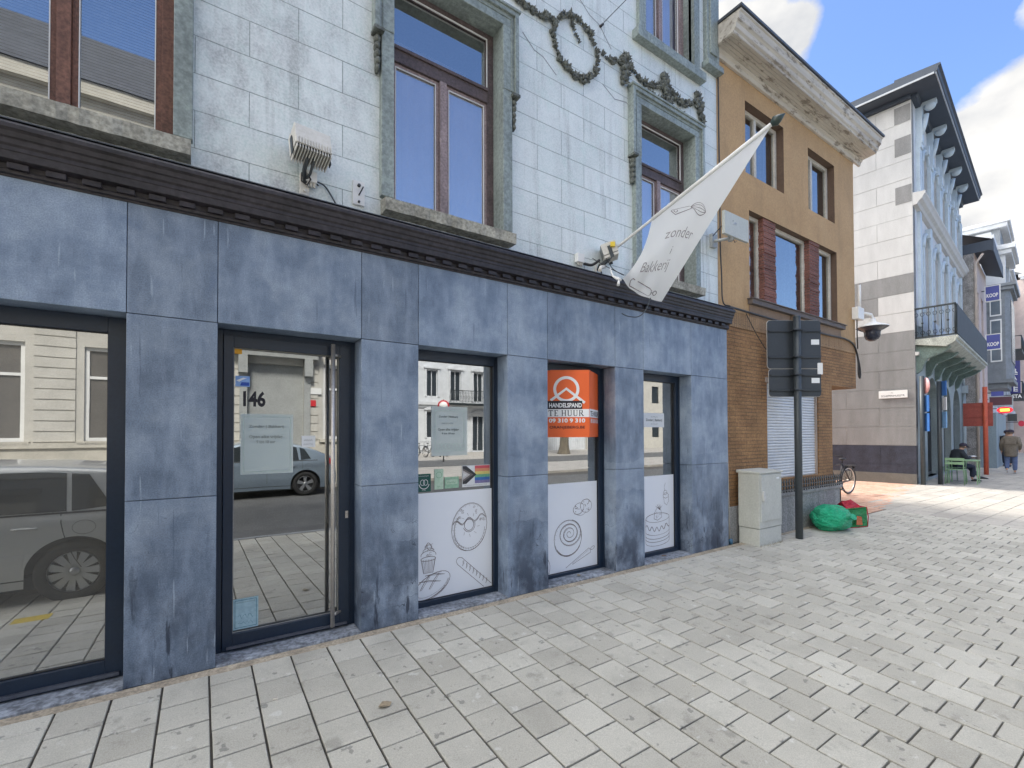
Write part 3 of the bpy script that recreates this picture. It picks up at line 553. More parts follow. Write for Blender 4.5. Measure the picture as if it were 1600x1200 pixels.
for k in range(8): a=R(-130+k*38); C.append(([(cx+.085*math.cos(a),cz+.02+.09*math.sin(a)),(cx+.115*math.cos(a+.1),cz+.02+.12*math.sin(a+.1))],LW*.6))
drawing(v,'donut_drawing',C)
cx,cz=1.765,.44
C=[([(cx-.075,cz),(cx-.05,cz-.13),(cx+.045,cz-.13),(cx+.07,cz)],),(ell(cx-.002,cz,.075,.02),),(ell(cx,cz+.035,.075,.04,-10,190),),(ell(cx,cz+.07,.055,.03,-20,200),),(ell(cx,cz+.10,.035,.03,-20,200),),(ell(cx+.005,cz+.115,.02,.035,0,360,rot=20),)]
for k in range(9): C.append(([(cx-.065+.016*k,cz-.005),(cx-.045+.0112*k,cz-.128)],LW*.8))
for k in range(10): C.append((ell(cx+random.uniform(-.05,.05),cz+random.uniform(.01,.13),.012,.008,random.uniform(0,90),random.uniform(200,340),8),LW*.6))
drawing(v,'cupcake_drawing',C)
cx,cz=1.80,.185
C=[(clipx(ell(cx,cz,.20,.10,rot=24),1.618,2.4,.066),),(clipx(ell(cx-.005,cz-.012,.185,.088,180,350,rot=24),1.618,2.4,.066),LW*.6),(clipx(ell(cx,cz-.015,.19,.095,200,345,rot=24),1.618,2.4,.066),LW*.5)]
for (x0,z0,x1,z1) in ((-.12,-.03,-.03,.09),(-.03,-.03,.07,.11),(-.13,.05,.08,.03),(-.07,.10,.12,.09)):
    C.append(([(cx+x0,cz+z0),(cx+(x0+x1)/2,cz+(z0+z1)/2+.012),(cx+x1,cz+z1)],LW*1.2)); C.append(([(cx+x0+.012,cz+z0),(cx+(x0+x1)/2+.012,cz+(z0+z1)/2),(cx+x1+.012,cz+z1)],LW*.7))
for k in range(30): a=R(190+k*5); X,Z=.175*math.cos(a),.08*math.sin(a); c,s_=math.cos(R(24)),math.sin(R(24)); X,Z=cx+X*c-Z*s_,cz+X*s_+Z*c; C.append(([(max(1.62,X),max(.067,Z)),(max(1.62,X)+.012,max(.067,Z)+.008)],LW*.5))
drawing(v,'bread_drawing',C)
A=Vector((2.09,.37)); B=Vector((2.445,.085)); d=(B-A).normalized(); q=Vector((-d.y,d.x)); W_=.038
C=[([A+q*W_,B+q*W_*.2],),([A-q*W_,Vector((2.36,.075))],),([A+q*W_-d*0,A+q*W_*.6-d*.03,A-d*.036,A-q*W_*.6-d*.03,A-q*W_],)]
for k in range(8): p=A+d*(.03+.048*k); C.append(([p+q*.022,p+d*.02-q*.0,p+d*.028-q*.022],LW*1.2)); C.append(([p+q*.03+d*.004,p+d*.032],LW*.5))
drawing(v,'baguette_drawing',C)
v=vinyl(wB,3.045,3.925,.045,1.042)
cx,cz=3.47,.42
C=[(ell(cx,cz,.205,.20,rot=15),LW*1.2),(ell(cx-.0,cz-.03,.20,.175,170,365,rot=10),),(ell(cx+.01,cz-.06,.18,.15,190,345,rot=10),LW*.7)]
sp=[]; 
for k in range(90): a=R(k*13); r_=.012+.00185*k; sp.append((cx+.02+r_*1.02*math.cos(a),cz+.045+r_*.88*math.sin(a)))
C+=[(sp,LW*1.2),([(p[0]+.006,p[1]-.008) for p in sp[30:]],LW*.6)]
drawing(v,'cinnamon_roll_drawing',C)
C=[(ell(3.63,.735,.085,.062,rot=20,wob=.02),),(ell(3.745,.76,.088,.078,wob=.02),),(ell(3.66,.70,.08,.045,200,360),LW*.7)]
D=[(3.745+random.uniform(-.06,.06),.76+random.uniform(-.055,.055),.006) for _ in range(14)]+[(3.60+random.uniform(-.05,.04),.735+random.uniform(-.035,.035),.006) for _ in range(9)]
drawing(v,'cookie_drawing',C,D)
C=[(clipx(ell(3.09,.66,.075,.055,rot=65),3.047,4),),(clipx(ell(3.095,.66,.06,.042,rot=65),3.047,4),LW*.7),([(3.06,.585),(3.047,.57)],),([(3.075,.58),(3.047,.54)],)]
drawing(v,'spoon_drawing',C)
A=Vector((3.44,.065)); B=Vector((3.80,.235)); d=(B-A).normalized(); q=Vector((-d.y,d.x))
C=[([A+q*.02,B+q*.03],),([A-q*.0+d*.1,B-q*.03],),([B+q*.03,B+d*.015,B-q*.03],),(ell(B.x+d.x*.05,B.y+d.y*.05,.032,.016,rot=25),),([A+d*.1+q*.01,B+q*.01],LW*.5)]
drawing(v,'rolling_pin_drawing',C)
drawing(v,'apron_drawing',[(clipx(ell(3.12,.13,.085,.115,-40,150),3.047,4,.048),),(clipx(ell(3.09,.10,.05,.075,-20,130),3.047,4,.048),),([(3.10,.07),(3.15,.055),(3.20,.06)],)])
v=vinyl(wC,4.535,5.36,.062,1.045)
cx,cz=5.02,.32; ww=.235
C=[([(cx-ww,cz+.17),(cx-ww,cz-.14)],),([(cx+ww,cz+.17),(cx+ww,cz-.14)],),(ell(cx,cz+.17,ww,.06),),(ell(cx,cz-.14,ww,.06,180,360),)]
for dz in (.0,-.05,-.09): C.append((ell(cx,cz+dz,ww,.06,180,360),LW*(1.3 if dz else .8)))
drip=[(cx-ww+2*ww*k/34,cz+.07-.05*math.sin(PI*k/34)+.03*math.sin(k*.9)) for k in range(35)]; C.append((drip,LW*1.2)); C.append(([(p[0],p[1]-.008) for p in drip],LW*.6))
C+=[([(cx-.07,cz+.16),(cx-.06,cz+.24),(cx,cz+.31),(cx+.07,cz+.26),(cx+.085,cz+.17),(cx,cz+.135),(cx-.07,cz+.16)],LW*1.3)]
for k in range(5): a=R(40+25*k); C.append(([(cx+.03,cz+.28),(cx+.03+.09*math.cos(a),cz+.28+.07*math.sin(a)),(cx+.045,cz+.27)],))
drawing(v,'strawberry_cake_drawing',C,[(cx+random.uniform(-.05,.06),cz+random.uniform(.16,.25),.004) for _ in range(18)])
cx,cz=5.19,.74
drawing(v,'small_fruit_drawing',[([(cx-.045,cz+.01),(cx-.03,cz-.07),(cx+.02,cz-.10),(cx+.06,cz-.05),(cx+.055,cz+.02)],),(ell(cx,cz+.03,.055,.035,wob=.1),),(ell(cx-.01,cz+.07,.035,.03,wob=.1),),([(cx-.02,cz+.09),(cx-.03,cz+.15),(cx-.005,cz+.2)],)])
drawing(v,'whisk_drawing',[([(4.54,.55),(4.60,.62),(4.58,.67)],),([(4.55,.51),(4.625,.60),(4.70,.64),(4.73,.68),(4.66,.69),(4.60,.64)],),(ell(4.6,.655,.045,.03,0,300),),([(4.54,.18),(4.58,.13),(4.59,.07)],),([(4.54,.12),(4.57,.09)],)])
# stickers on the first small shop window
GREEN=mat('dark_green_sticker',(.0,.085,.065),.45,0,.03,bump=0); LGREEN=mat('light_green_sticker',(.33,.55,.38),.5,bump=0)
b_=card('recycling_sticker',1.648,1.788,1.066,1.232,GREEN,parent=wA); s=MB()
for c,r_ in (((1.705,1.152),.022),((1.735,1.152),.022)): ribbon(s,ell(c[0],c[1],r_,.026,n=16),.004,GY-.0065)
ribbon(s,ell(1.72,1.145,.05,.052,190,350,20),.006,GY-.0065); scrib(s,1.665,1.208,.10,.010,GY-.0066); scrib(s,1.70,1.078,.035,.010,GY-.0066); obj('white_print',s,LETW,b_)
b_=card('tall_green_sticker',1.825,1.917,1.08,1.27,mat('pale_green_sticker',(.52,.68,.52),.5,bump=0),parent=wA); s=MB(); ribbon(s,ell(1.87,1.215,.03,.028,n=14),.004,GY-.0065); scrib(s,1.85,1.10,.03,.014,GY-.0066); obj('printed_mark',s,mat('leaf_green_ink',(.12,.38,.18),.6),b_)
b_=card('wide_green_sticker',1.931,2.08,1.082,1.19,LGREEN,parent=wA); s=MB(); s.prismy([(1.945,1.12),(2.065,1.12),(2.065,1.165),(1.945,1.165)],GY-.0068,GY-.006); obj('pale_panel',s,mat('pale_green_sticker',(.52,.68,.52),.5,bump=0),b_); s=MB(); scrib(s,1.955,1.13,.09,.02,GY-.0074); obj('printed_mark',s,mat('leaf_green_ink',(.12,.38,.18),.6),b_)
# rainbow flag poster
X0,X1,Z0,Z1=2.118,2.434,1.082,1.292
b_=card('rainbow_flag_sticker',X0,X1,Z0,Z1,PAPER,parent=wA); s=MB(); cols=[(.62,.10,.12),(.70,.30,.16),(.72,.60,.20),(.16,.42,.26),(.05,.16,.45),(.22,.20,.38)]
hh=(Z1-Z0-.035)/6
for k,c in enumerate(cols): s.prismy([(X0+.14,Z1-.004-hh*(k+1)),(X1-.004,Z1-.004-hh*(k+1)),(X1-.004,Z1-.004-hh*k),(X0+.14,Z1-.004-hh*k)],GY-.0068,GY-.006,k)
obj('colour_stripes',s,[mat('stripe_%s'%n,c,.6,bump=0) for n,c in zip(('red','orange','yellow','green','blue','violet'),cols)],b_)
s=MB(); zc=(Z1-.004+Z0+.031)/2; ht=(Z1-Z0-.035)/2; cv=[(.04,.04,.045),(.16,.14,.13),(.55,.52,.50),(.66,.66,.64)]
for k in range(4):
    a=.155-.036*k; s.prismy([(X0+.004,zc+ht*(1 if k==0 else 1-.0*k)),(X0+.004+ (a-.115 if a>.115 else 0),zc+ht),(X0+.004+a,zc),(X0+.004+(a-.115 if a>.115 else 0),zc-ht),(X0+.004,zc-ht)] if k==0 else [(X0+.004,zc+ht*a/.155),(X0+.004+a,zc),(X0+.004,zc-ht*a/.155)],GY-.0072-.0005*k,GY-.0068-.0005*k,k)
obj('chevron',s,[mat('chevron_%s'%n,c,.6,bump=0) for n,c in zip(('black','brown','grey','white'),cv)],b_)
s=MB(); scrib(s,X0+.02,Z0+.012,.26,.009,GY-.0068); obj('printed_text',s,mat('grey_ink',(.16,.18,.17),.7,bump=0),b_)
nn=notice('paper_notice','pale green framed poster behind the glass of the first small window',1.795,2.175,1.395,1.865,PAPERT,[('Open elke vrijdag',.032,1.86,1.635,.22,0),('9 tot 18 uur',.024,1.90,1.60,.14,0),('Zonder | Bakkerij',.026,1.87,1.76,.2,0),('~',.024,1.90,1.70,.12,0)])
s=MB(); s.frame(1.83,2.14,1.44,1.83,GY-.0066,GY-.006,.004)
for k in range(7): ribbon(s,ell(1.88+.04*k,1.485,.02,.028,n=10),.003,GY-.0066)
obj('printed_border',s,mat('pale_ink',(.36,.48,.42),.7),nn)
notice('paper_note','white paper note in the last narrow window',4.755,5.165,1.685,1.872,PAPER,[('~',.035,4.90,1.815,.13,0),('Zonder | Bakkerij',.045,4.80,1.765,.32,0),('~',.03,4.90,1.72,.13,0)])
# ---- TE HUUR board
sg=thing('rental_sign','orange V shaped TE HUUR rental board standing out of the second small window','sign',(3.547,-.043,0),R(-33.83))
s=MB(); s.box(-.5,0,0,.005,1.564,2.305); obj('board',s,ORANGE,sg,local=True)
da=R(67.66); du=Vector((math.cos(da),math.sin(da),0)); dn_=Vector((math.sin(da),-math.cos(da),0))
def leaf2(mb,a,b,z0,z1,off,th=.0025): mb.obox(du*((a+b)/2)+dn_*off+Vector((0,0,(z0+z1)/2)),du*((b-a)/2),dn_*th,Vector((0,0,(z1-z0)/2)))
s=MB(); leaf2(s,.006,.5,1.564,2.305,-.0025); b2=obj('board',s,ORANGE,sg,local=True); s=MB(); leaf2(s,.01,.49,1.785,1.878,.001,.0006); obj('white_band',s,LETW,b2,local=True)
s=MB(); 
def t2(mb,body,size,a,z,w,**k): text(mb,body,size,du*a+dn_*.0025+Vector((0,0,z)),ex=du,width=w,**k)
t2(s,'09 310 9 310',.062,.06,1.724,.38,bold=.002); obj('lettering',s,LETW,b2,local=True); s=MB(); t2(s,'TE HUUR',.08,.05,1.80,.40,bold=.002); obj('lettering',s,LETB,b2,local=True)
s=MB(); f_=lambda px:-(921-px)*.00705; xc,zc=-.252,2.093; YS=-.0015
ribbon(s,ell(xc,zc,.128,.128,0,360,44),.032,YS); ribbon(s,[(-.425,1.968),(xc,zc+.005),(-.050,1.942)],.030,YS-.0006); obj('logo',s,LETW,sg,local=True)
s=MB(); s.box(-.475,-.078,YS-.002,YS-.0008,1.874,1.964); obj('black_strip',s,LETB,sg,local=True)
s=MB(); s.box(-.498,-.002,YS-.0005,YS,1.785,1.873); obj('white_band',s,LETW,sg,local=True)
s=MB(); text(s,'HANDELSPAND',.066,(-.445,YS-.003,1.893),width=.36,bold=.0022); obj('lettering',s,LETW,sg,local=True)
def serif(mb,word,x,z,h,y,sp=.016):
    L_={'T':(.8,[(0,1,.8,.9),(.33,.9,.47,.08),(.0,.9,.05,.74),(.75,.9,.8,.74),(.22,.08,.58,0)]),'E':(.68,[(0,1,.66,.93),(0,.07,.68,0),(.1,.93,.25,.07),(.25,.55,.5,.47),(.6,.93,.66,.78),(.62,.2,.68,.07),(.46,.6,.5,.4)]),'H':(.85,[(0,1,.32,.95),(.53,1,.85,.95),(0,.05,.32,0),(.53,.05,.85,0),(.09,.95,.23,.05),(.62,.95,.76,.05),(.23,.54,.62,.46)]),'U':(.82,[(0,1,.32,.95),(.54,1,.82,.95),(.09,.95,.23,.16),(.64,.95,.72,.16),(.13,.16,.3,.06),(.56,.16,.69,.06),(.22,.08,.6,0)]),'R':(.82,[(0,1,.5,.95),(0,.05,.32,0),(.09,.95,.23,.05),(.5,.97,.66,.56),(.23,.56,.55,.49),(.4,.5,.56,.3),(.5,.32,.68,.12),(.6,.14,.84,0)]),' ':(.22,[])}
    for ch in word:
        w,rs=L_[ch]
        for a,b,c,d in rs: mb.add([(x+a*h,y,z+d*h),(x+c*h,y,z+d*h),(x+c*h,y,z+b*h),(x+a*h,y,z+b*h)],[(0,1,2,3)])
        x+=w*h+sp
    return x
s=MB(); serif(s,'TE HUUR',-.450,1.797,.064,YS-.0015,.011); text(s,'ORANJEBERG.BE',.040,(-.440,YS-.0015,1.660),width=.39,bold=.0006); obj('lettering',s,LETB,sg,local=True)
s=MB(); text(s,'09 310 9 310',.060,(-.445,YS-.0015,1.727),width=.40,bold=.0024); obj('lettering',s,LETW,sg,local=True)
# ------------------------------------------------------------------ ochre house
oh=thing('ochre_house','ochre stucco house with brick ground floor and peeling white cornice','house',(8.5,.1,0))
CF=mat('cream_window_frame',(.58,.55,.48),.6,0,.15,6,40,.2)
s=MB(); s.wall(6.2,11.0,3.42,7.2,.10,[(7.0,8.19,5.66,6.79),(9.06,10.13,5.64,6.76),(7.085,10.19,3.68,5.09)],.16); s.shell(6.2,11.0,.10,9,2.5,7.6); obj('stucco_wall',s,STUCCO,oh)
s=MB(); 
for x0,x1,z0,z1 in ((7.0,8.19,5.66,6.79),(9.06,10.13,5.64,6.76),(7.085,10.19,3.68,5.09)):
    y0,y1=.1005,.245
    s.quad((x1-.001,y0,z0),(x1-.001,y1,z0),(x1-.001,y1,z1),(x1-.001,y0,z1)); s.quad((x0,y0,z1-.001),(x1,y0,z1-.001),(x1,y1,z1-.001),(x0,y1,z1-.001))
obj('window_reveal_shade',s,TAUPE,oh)  # shade of the top and right reveals painted as darker brown sheets
def hw(x0,x1,z0,z1,bars,parent,y=.22):
    w=MB(); w.frame(x0,x1,z0,z1,y,y+.05,.06); 
    for b in bars: w.box(b-.035,b+.035,y-.004,y+.05,z0+.06,z1-.06)
    fr=obj('window',w,CF,parent,bevel=.004); g_=MB(); g_.quad((x0+.04,y+.03,z0+.04),(x1-.04,y+.03,z0+.04),(x1-.04,y+.03,z1-.04),(x0+.04,y+.03,z1-.04)); obj('pane',g_,GLASSO,fr)
    c=MB(); n=40
    for k in range(n): 
        a=x0+(x1-x0)*k/n; b=x0+(x1-x0)*(k+1)/n; f=lambda q:y+.10+.02*math.sin(q*60); c.quad((a,f(a),z0),(b,f(b),z0),(b,f(b),z1-.0),(a,f(a),z1-.0))
    obj('curtain',c,mat('house_curtain',(.34,.34,.36),.9),fr); return fr
hw(7.0,8.19,5.66,6.79,(7.5,),oh); hw(9.06,10.13,5.64,6.76,(9.45,),oh)
hw(7.09,7.56,3.68,5.09,(),oh,.20); hw(7.90,9.12,3.68,5.09,(),oh,.20); hw(9.46,10.18,3.68,5.09,(),oh,.20)
for a,b in ((7.54,7.92),(9.10,9.48)):
    s=MB(); z=3.68
    while z<5.08:
        dx=random.uniform(-.012,.012); dy=random.uniform(-.012,.004); s.box(a+dx,b+dx*.5,.118+dy,.24,z+.004,z+.046); z+=.05
    s.box(a+.015,b-.015,.128,.24,3.68,5.088,1); obj('brick_pier',s,[RBRICK,mat('dark_mortar',(.07,.05,.045),.9)],oh)
s=MB(); s.box(7.02,10.34,.02,.2,3.60,3.675); s.box(7.0,10.36,.0,.2,3.675,3.69); obj('window_sill',s,mat('brown_grey_sill',(.13,.11,.10),.7),oh,bevel=.004)
s=MB(); s.box(8.32,8.42,.04,.1,3.5,3.6); s.box(7.05,10.3,.085,.1,3.42,3.6); obj('sill_apron',s,mat('pale_brown_render',(.28,.20,.14),.85),oh)
# ground floor brick
s=MB(); s.wall(6.283,9.9,.0,3.20,.10,[(7.56,9.34,.85,2.42)],.12); s.quad((9.9,.1,0),(9.9,1.6,0),(9.9,1.6,2.5),(9.9,.1,2.5)); s.quad((9.9,.1,2.5),(11,.1,2.5),(11,.1,3.2),(9.9,.1,3.2)); s.quad((9.9,.1,2.5),(11,.1,2.5),(11,3,2.5),(9.9,3,2.5)); s.quad((9.9,1.6,0),(11,2.7,0),(11,2.7,2.5),(9.9,1.6,2.5)); s.quad((11,2.7,0),(11,9,0),(11,9,2.5),(11,2.7,2.5)); s.quad((11.002,.1,2.5),(11.002,9,2.5),(11.002,9,3.4),(11.002,.1,3.4)); obj('brick_wall',s,LBRICK,oh)
s=MB(); s.box(6.283,10.998,.0905,.1,3.20,3.43); obj('soldier_course',s,LBRICKV,oh)
s=MB(); s.box(7.3,9.96,-.01,.1,-.02,.585); s.box(6.3,7.3,.07,.1,-.02,.52); s.box(7.25,9.99,-.03,.1,.585,.64); s.box(9.9,9.96,-.01,1.6,-.02,.585); obj('plinth',s,PLINTH,oh,bevel=.008)
s=MB(); z=.86; s.box(7.56,9.34,.17,.2,.85,2.45)
while z<2.41: s.prismx([(.168,z),(.150,z+.006),(.146,z+.022),(.150,z+.040),(.168,z+.046)],7.60,9.30); z+=.0475
obj('roller_shutter',s,mat('white_shutter',(.66,.68,.70),.5,0,.08,2,30,.05),oh)
s=MB(); s.box(7.56,7.598,.12,.19,.85,2.42); s.box(9.302,9.34,.12,.19,.85,2.42); s.box(7.5,9.4,.085,.1,2.42,2.5); obj('shutter_guide',s,mat('rusty_guide',(.42,.34,.28),.7),oh)
s=MB(); s.box(7.5,9.9,-.035,-.02,.665,.685); s.box(7.5,9.9,-.035,-.02,.735,.75); x=7.55
while x<9.9: s.box(x-.009,x+.009,-.036,-.020,.64,.79); s.prismy([(x,.850),(x-.026,.81),(x,.78),(x+.026,.81)],-.034,-.022); s.box(x-.022,x+.022,-.033,-.023,.803,.817); x+=.085
obj('window_railing',s,DGREY,oh)
# cornice with planked soffit
s=MB(); s.prismx([(.10,7.10),(.06,7.10),(.05,7.16),(.02,7.18),(.02,7.21),(.02,7.215),(-.22,7.235),(-.22,7.26),(-.25,7.28),(-.26,7.34),(-.295,7.37),(-.31,7.46),(-.33,7.47),(-.33,7.49),(.1,7.5)],6.16,11.26); s.prismy([(11.0,7.1),(11.05,7.1),(11.06,7.21),(11.26,7.24),(11.26,7.5),(11.0,7.5)],.1,6)
obj('cornice',s,PEEL,oh,bevel=.003)
s=MB(); 
for k in range(5): s.box(6.17,11.25,.018-.048*k,.018-.048*k-.045,7.203+.004*k,7.2135+.004*k)
obj('soffit_board',s,PEEL,oh)
s=MB(); s.box(6.14,11.29,-.35,.4,7.501,7.54); obj('zinc_edge',s,ZINC,oh)
s=MB(); s.add([(6.2,-.2,7.52),(11.2,-.2,7.52),(11.2,4.5,9.0),(6.2,4.5,9.0),(11.2,9,7.5),(6.2,9,7.5)],[(0,1,2,3),(3,2,4,5)]); obj('roof',s,mat('roof_tile_dark',(.10,.09,.09),.8),oh)
# ------------------------------------------------------------------ wall fixtures
def cable(name,pts,r,label,m=BLACK,sm=6):
    P=[Vector(p) for p in pts]; out=[]
    for i in range(len(P)-1):
        a=P[max(i-1,0)];b=P[i];c=P[i+1];d=P[min(i+2,len(P)-1)]
        for k in range(sm):
            t=k/sm; out.append(.5*((2*b)+(-a+c)*t+(2*a-5*b+4*c-d)*t*t+(-a+3*b-3*c+d)*t**3))
    out.append(P[-1]); s=MB(); s.tube(out,r,6); return tag(obj(name,s,m),label,'cable')
cable('wall_cable',[(6.22,.06,7.0),(6.21,.05,6.),(6.22,.05,5.),(6.22,.05,4.3),(6.23,.04,3.9),(6.24,.03,3.5),(6.34,-.02,3.44)],.011,'black cable running down the seam between green wall and ochre stucco')
cable('wall_cable',[(6.3,.0,3.44),(7.2,.07,3.46),(8.4,.07,3.44),(9.6,.07,3.43),(10.4,.07,3.44),(10.85,.07,3.36),(11.03,.07,3.1),(11.05,.07,2.8),(11.12,.07,2.72),(11.13,.07,2.9),(11.0,.07,3.2)],.016,'thick dark cable looping along the top of the ochre house brickwork')
cable('wall_cable',[(6.9,.06,3.43),(7.2,.05,3.12),(7.6,.05,2.85),(8.1,.06,2.7)],.006,'thin slack cable drooping across the brick wall behind the road sign')
def pipe():
    s=MB(); s.tube([(6.375,.045,.03),(6.355,.045,.7),(6.325,.045,1.7),(6.305,.04,3.0)],.011,8); o=obj('wall_pipe',s,mat('pale_pipe',(.5,.46,.40),.6)); tag(o,'slim pale pipe beside the last blue stone pillar','pipe'); s=MB(); s.lathe([(.0,.0),(.03,0),(.03,.06),(.02,.075),(0,.075)],(6.375,.03,.0),'z',10); obj('pipe_foot',s,mat('blue_plastic',(.05,.14,.24),.5),o)
pipe()
def floodlight(loc,rz,tilt,label,w=.13,hh_=.085,fine=False):
    t=thing('floodlight',label,'floodlight',loc,rz,'floodlights on the cornice'); c,sn=math.cos(tilt),math.sin(tilt)
    ax=Vector((1,0,0)); ay=Vector((0,c,sn)); az=Vector((0,-sn,c)); o=Vector((0,-.16,.20))
    dp=.085; s=MB(); s.obox(o,ax*w,ay*dp,az*hh_); obj('housing',s,CREAM,t,local=True,bevel=.005)
    s=MB(); nf=13 if not fine else 22
    for k in range(nf): s.obox(o-az*(hh_+.016)+ax*(-w+.010+k*(2*w-.020)/(nf-1)),ax*(.0035 if not fine else .0018),ay*(dp-.004),az*.016)
    if not fine:
        for k in range(nf): s.obox(o-ay*(dp+.004)-az*(hh_*.72)+ax*(-w+.010+k*(2*w-.020)/(nf-1)),ax*.0035,ay*.006,az*(hh_*.34))
    s.obox(o-az*(hh_+.002),ax*(w-.004),ay*(dp-.006),az*.002,1); obj('cooling_fins',s,[CREAM,DGREY],t,local=True)
    s=MB(); s.obox(o+ay*(dp+.002),ax*(w-.012),ay*.003,az*(hh_-.012)); obj('lamp_glass',s,mat('lamp_glass',(.12,.13,.14),.15),t,local=True)
    s=MB(); s.obox(o-ax*(w+.006)-az*.05,ax*.003,ay*.02,az*.07); s.obox(o+ax*(w+.006)-az*.05,ax*.003,ay*.02,az*.07); obj('bracket',s,DGREY,t,local=True); s=MB(); s.tube([o-az*(hh_+.02)+ax*-.03,(-.02,-.08,.05),(0,-.03,-.02)],.016,8); s.tube([o-az*(hh_+.02)+ax*.02,(.02,-.09,.03),(0,-.05,.0)],.010,8); obj('neck',s,DGREY,t,local=True)
    s=MB(); s.box(-.035,.035,-.022,-.003,-.11,.05); s.lathe([(.012,0),(.012,-.012),(0,-.012)],(0,-.022,-.08),'y',8); obj('wall_plate',s,CREAM,t,local=True,bevel=.003)
    s=MB(); s.tube([(.0,-.05,.06),(.03,-.07,.0),(.0,-.08,-.06),(-.035,-.06,-.03),(-.03,-.05,.04),(.04,-.04,.03),(.10,-.03,-.01)],.006,6); obj('lamp_cable',s,BLACK,t,local=True)
    return t
floodlight((.655,.08,3.575),R(6),R(-16),'cream ribbed floodlight on the green wall left of the middle window')
f2=floodlight((3.76,.08,3.50),R(48),R(-18),'smaller floodlight with fine grille beside the flag pole',.105,.065,True)
s=MB(); s.box(-.14,-.06,-.22,-.17,.20,.25); obj('yellow_label',s,mat('yellow_label',(.75,.55,.05),.5),f2,local=True)
def jbox(x,z,label,sz=.042):
    s=MB(); s.box(x-sz,x+sz,.02,.0795,z-sz,z+sz); o=obj('junction_box',s,WHITE,bevel=.006); tag(o,label,'electric box','electric boxes on the green wall'); s=MB()
    for k in (-1,0,1): s.lathe([(.011,0),(.011,-.03),(.007,-.035),(0,-.035)],(x+k*.025,.045,z-sz),'z',8)
    obj('cable_gland',s,CREAM,o); return o
jbox(.70,3.605,'small white junction box beside the ribbed floodlight'); jbox(3.50,3.56,'grey white junction box left of the small floodlight',.05)
cable('lamp_cable',[(.73,.05,3.59),(.80,.06,3.58),(.85,.06,3.52),(.90,.05,3.43)],.006,'thin grey cable curling from the first junction box to the cornice',DGREY)
cable('lamp_cable',[(3.55,.04,3.51),(3.64,.0,3.50),(3.72,-.04,3.56)],.016,'thick black cable from the second junction box to the small floodlight')
for k,pts in enumerate(([(3.6,-.05,3.55),(3.8,-.1,3.47),(4.0,-.15,3.41)],[(3.74,-.12,3.56),(3.85,-.12,3.46),(3.98,-.16,3.40)])): cable('lamp_cable',pts,.004,['long','short'][k]+' slack wire crossing under the small floodlight')
s=MB(); s.tube([(3.62,-.14,3.39),(3.66,-.12,3.44),(3.78,-.06,3.49)],.02,8); tag(obj('flag_bracket_pipe',s,CREAM),'short bent grey pipe rising from cornice under small floodlight','pipe')
def plate(x,z,label,m,h=.10,w=.048):
    s=MB(); s.box(x-w,x+w,.06,.0795,z-h,z+h); o=obj('wall_bracket',s,m,bevel=.003); tag(o,label,'bracket'); s=MB(); s.lathe([(.014,0),(.014,-.014),(0,-.014)],(x,.06,z+h*.6),'y',8); obj('bolt',s,DGREY,o); s=MB(); s.tube([(x,.06,z-.02),(x+.02,.0,z+.03)],.006,6); obj('hook',s,DGREY,o); s=MB(); s.lathe([(.01,0),(.01,-.012),(0,-.012)],(x,.06,z-h*.75),'y',8); obj('bolt',s,DGREY,o)
plate(1.072,3.60,'white steel bracket plate with bolts left of the middle window sill',WHITE); plate(4.43,3.61,'grey steel bracket plate left of the third window',mat('galvanised',(.33,.35,.36),.5,.4),.085,.05)
# ---- flag
A=Vector((3.88,.05,3.65)); T=Vector((4.434,-1.6,4.508)); A2=A.lerp(T,.33)
fl=thing('shop_flag','white bakery flag on a white pole leaning out from the green wall','flag',(3.88,.05,3.65))
s=MB(); s.tube([A,T],[.016,.012],12); obj('pole',s,WHITE,fl)
s=MB(); dT=(T-A).normalized(); s.tube([T-dT*.02,T+dT*.02,T+dT*.06,T+dT*.11],[.02,.05,.035,.003],8); obj('finial',s,mat('dark_green_finial',(.03,.05,.045),.4),fl)
Bc=Vector((4.27,-.45,3.075)); Cc=Vector((3.79,-.30,3.27))
def flagP(u,w,off=0):
    w2=w; p=A2.lerp(T,u); q=Cc.lerp(Bc,u); r=p.lerp(q,w)
    dent=math.sin(PI*w)*math.sin(PI*min(1,u))*.0
    edge=(1-u)*math.sin(PI*w)*Vector((.07,0,-.03)); r+=edge
    r+=Vector((0,0,-.05))*math.sin(PI*u)*w**3
    n=Vector((-.45,-.88,.05))
    r+=n*(.022*math.sin(9*u+7*w+1)*w*(1.1-u)+.014*math.sin(19*u-11*w)*w*(1-u)+.035*math.sin(PI*w)*math.sin(PI*u*1.2)+off)
    return r
s=MB(); nu,nw=44,30; vs=[flagP(i/nu,j/nw) for j in range(nw+1) for i in range(nu+1)]; s.add(vs,[(j*(nu+1)+i,j*(nu+1)+i+1,(j+1)*(nu+1)+i+1,(j+1)*(nu+1)+i) for j in range(nw) for i in range(nu)],0,True)
def m_cloth():
    t=NT('white_flag_cloth'); t.col((.95,.95,.93)); t.rough(.8); w=t.noise(7,4,.55); t.bump(w,.35,.02); tl=t.N.new('ShaderNodeBsdfTranslucent'); tl.inputs[0].default_value=(.97,.97,.94,1); mx=t.N.new('ShaderNodeMixShader'); mx.inputs[0].default_value=.6; t.L.new(t.b.outputs[0],mx.inputs[1]); t.L.new(tl.outputs[0],mx.inputs[2]); t.L.new(mx.outputs[0],t.N['Material Output'].inputs[0]); return t.m
fc=obj('flag_cloth',s,m_cloth(),fl)
s=MB(); s.tube([A2+dT*.0,T-dT*.02],.021,8); obj('pole_sleeve',s,mat('sleeve_cloth',(.74,.74,.72),.85),fl)
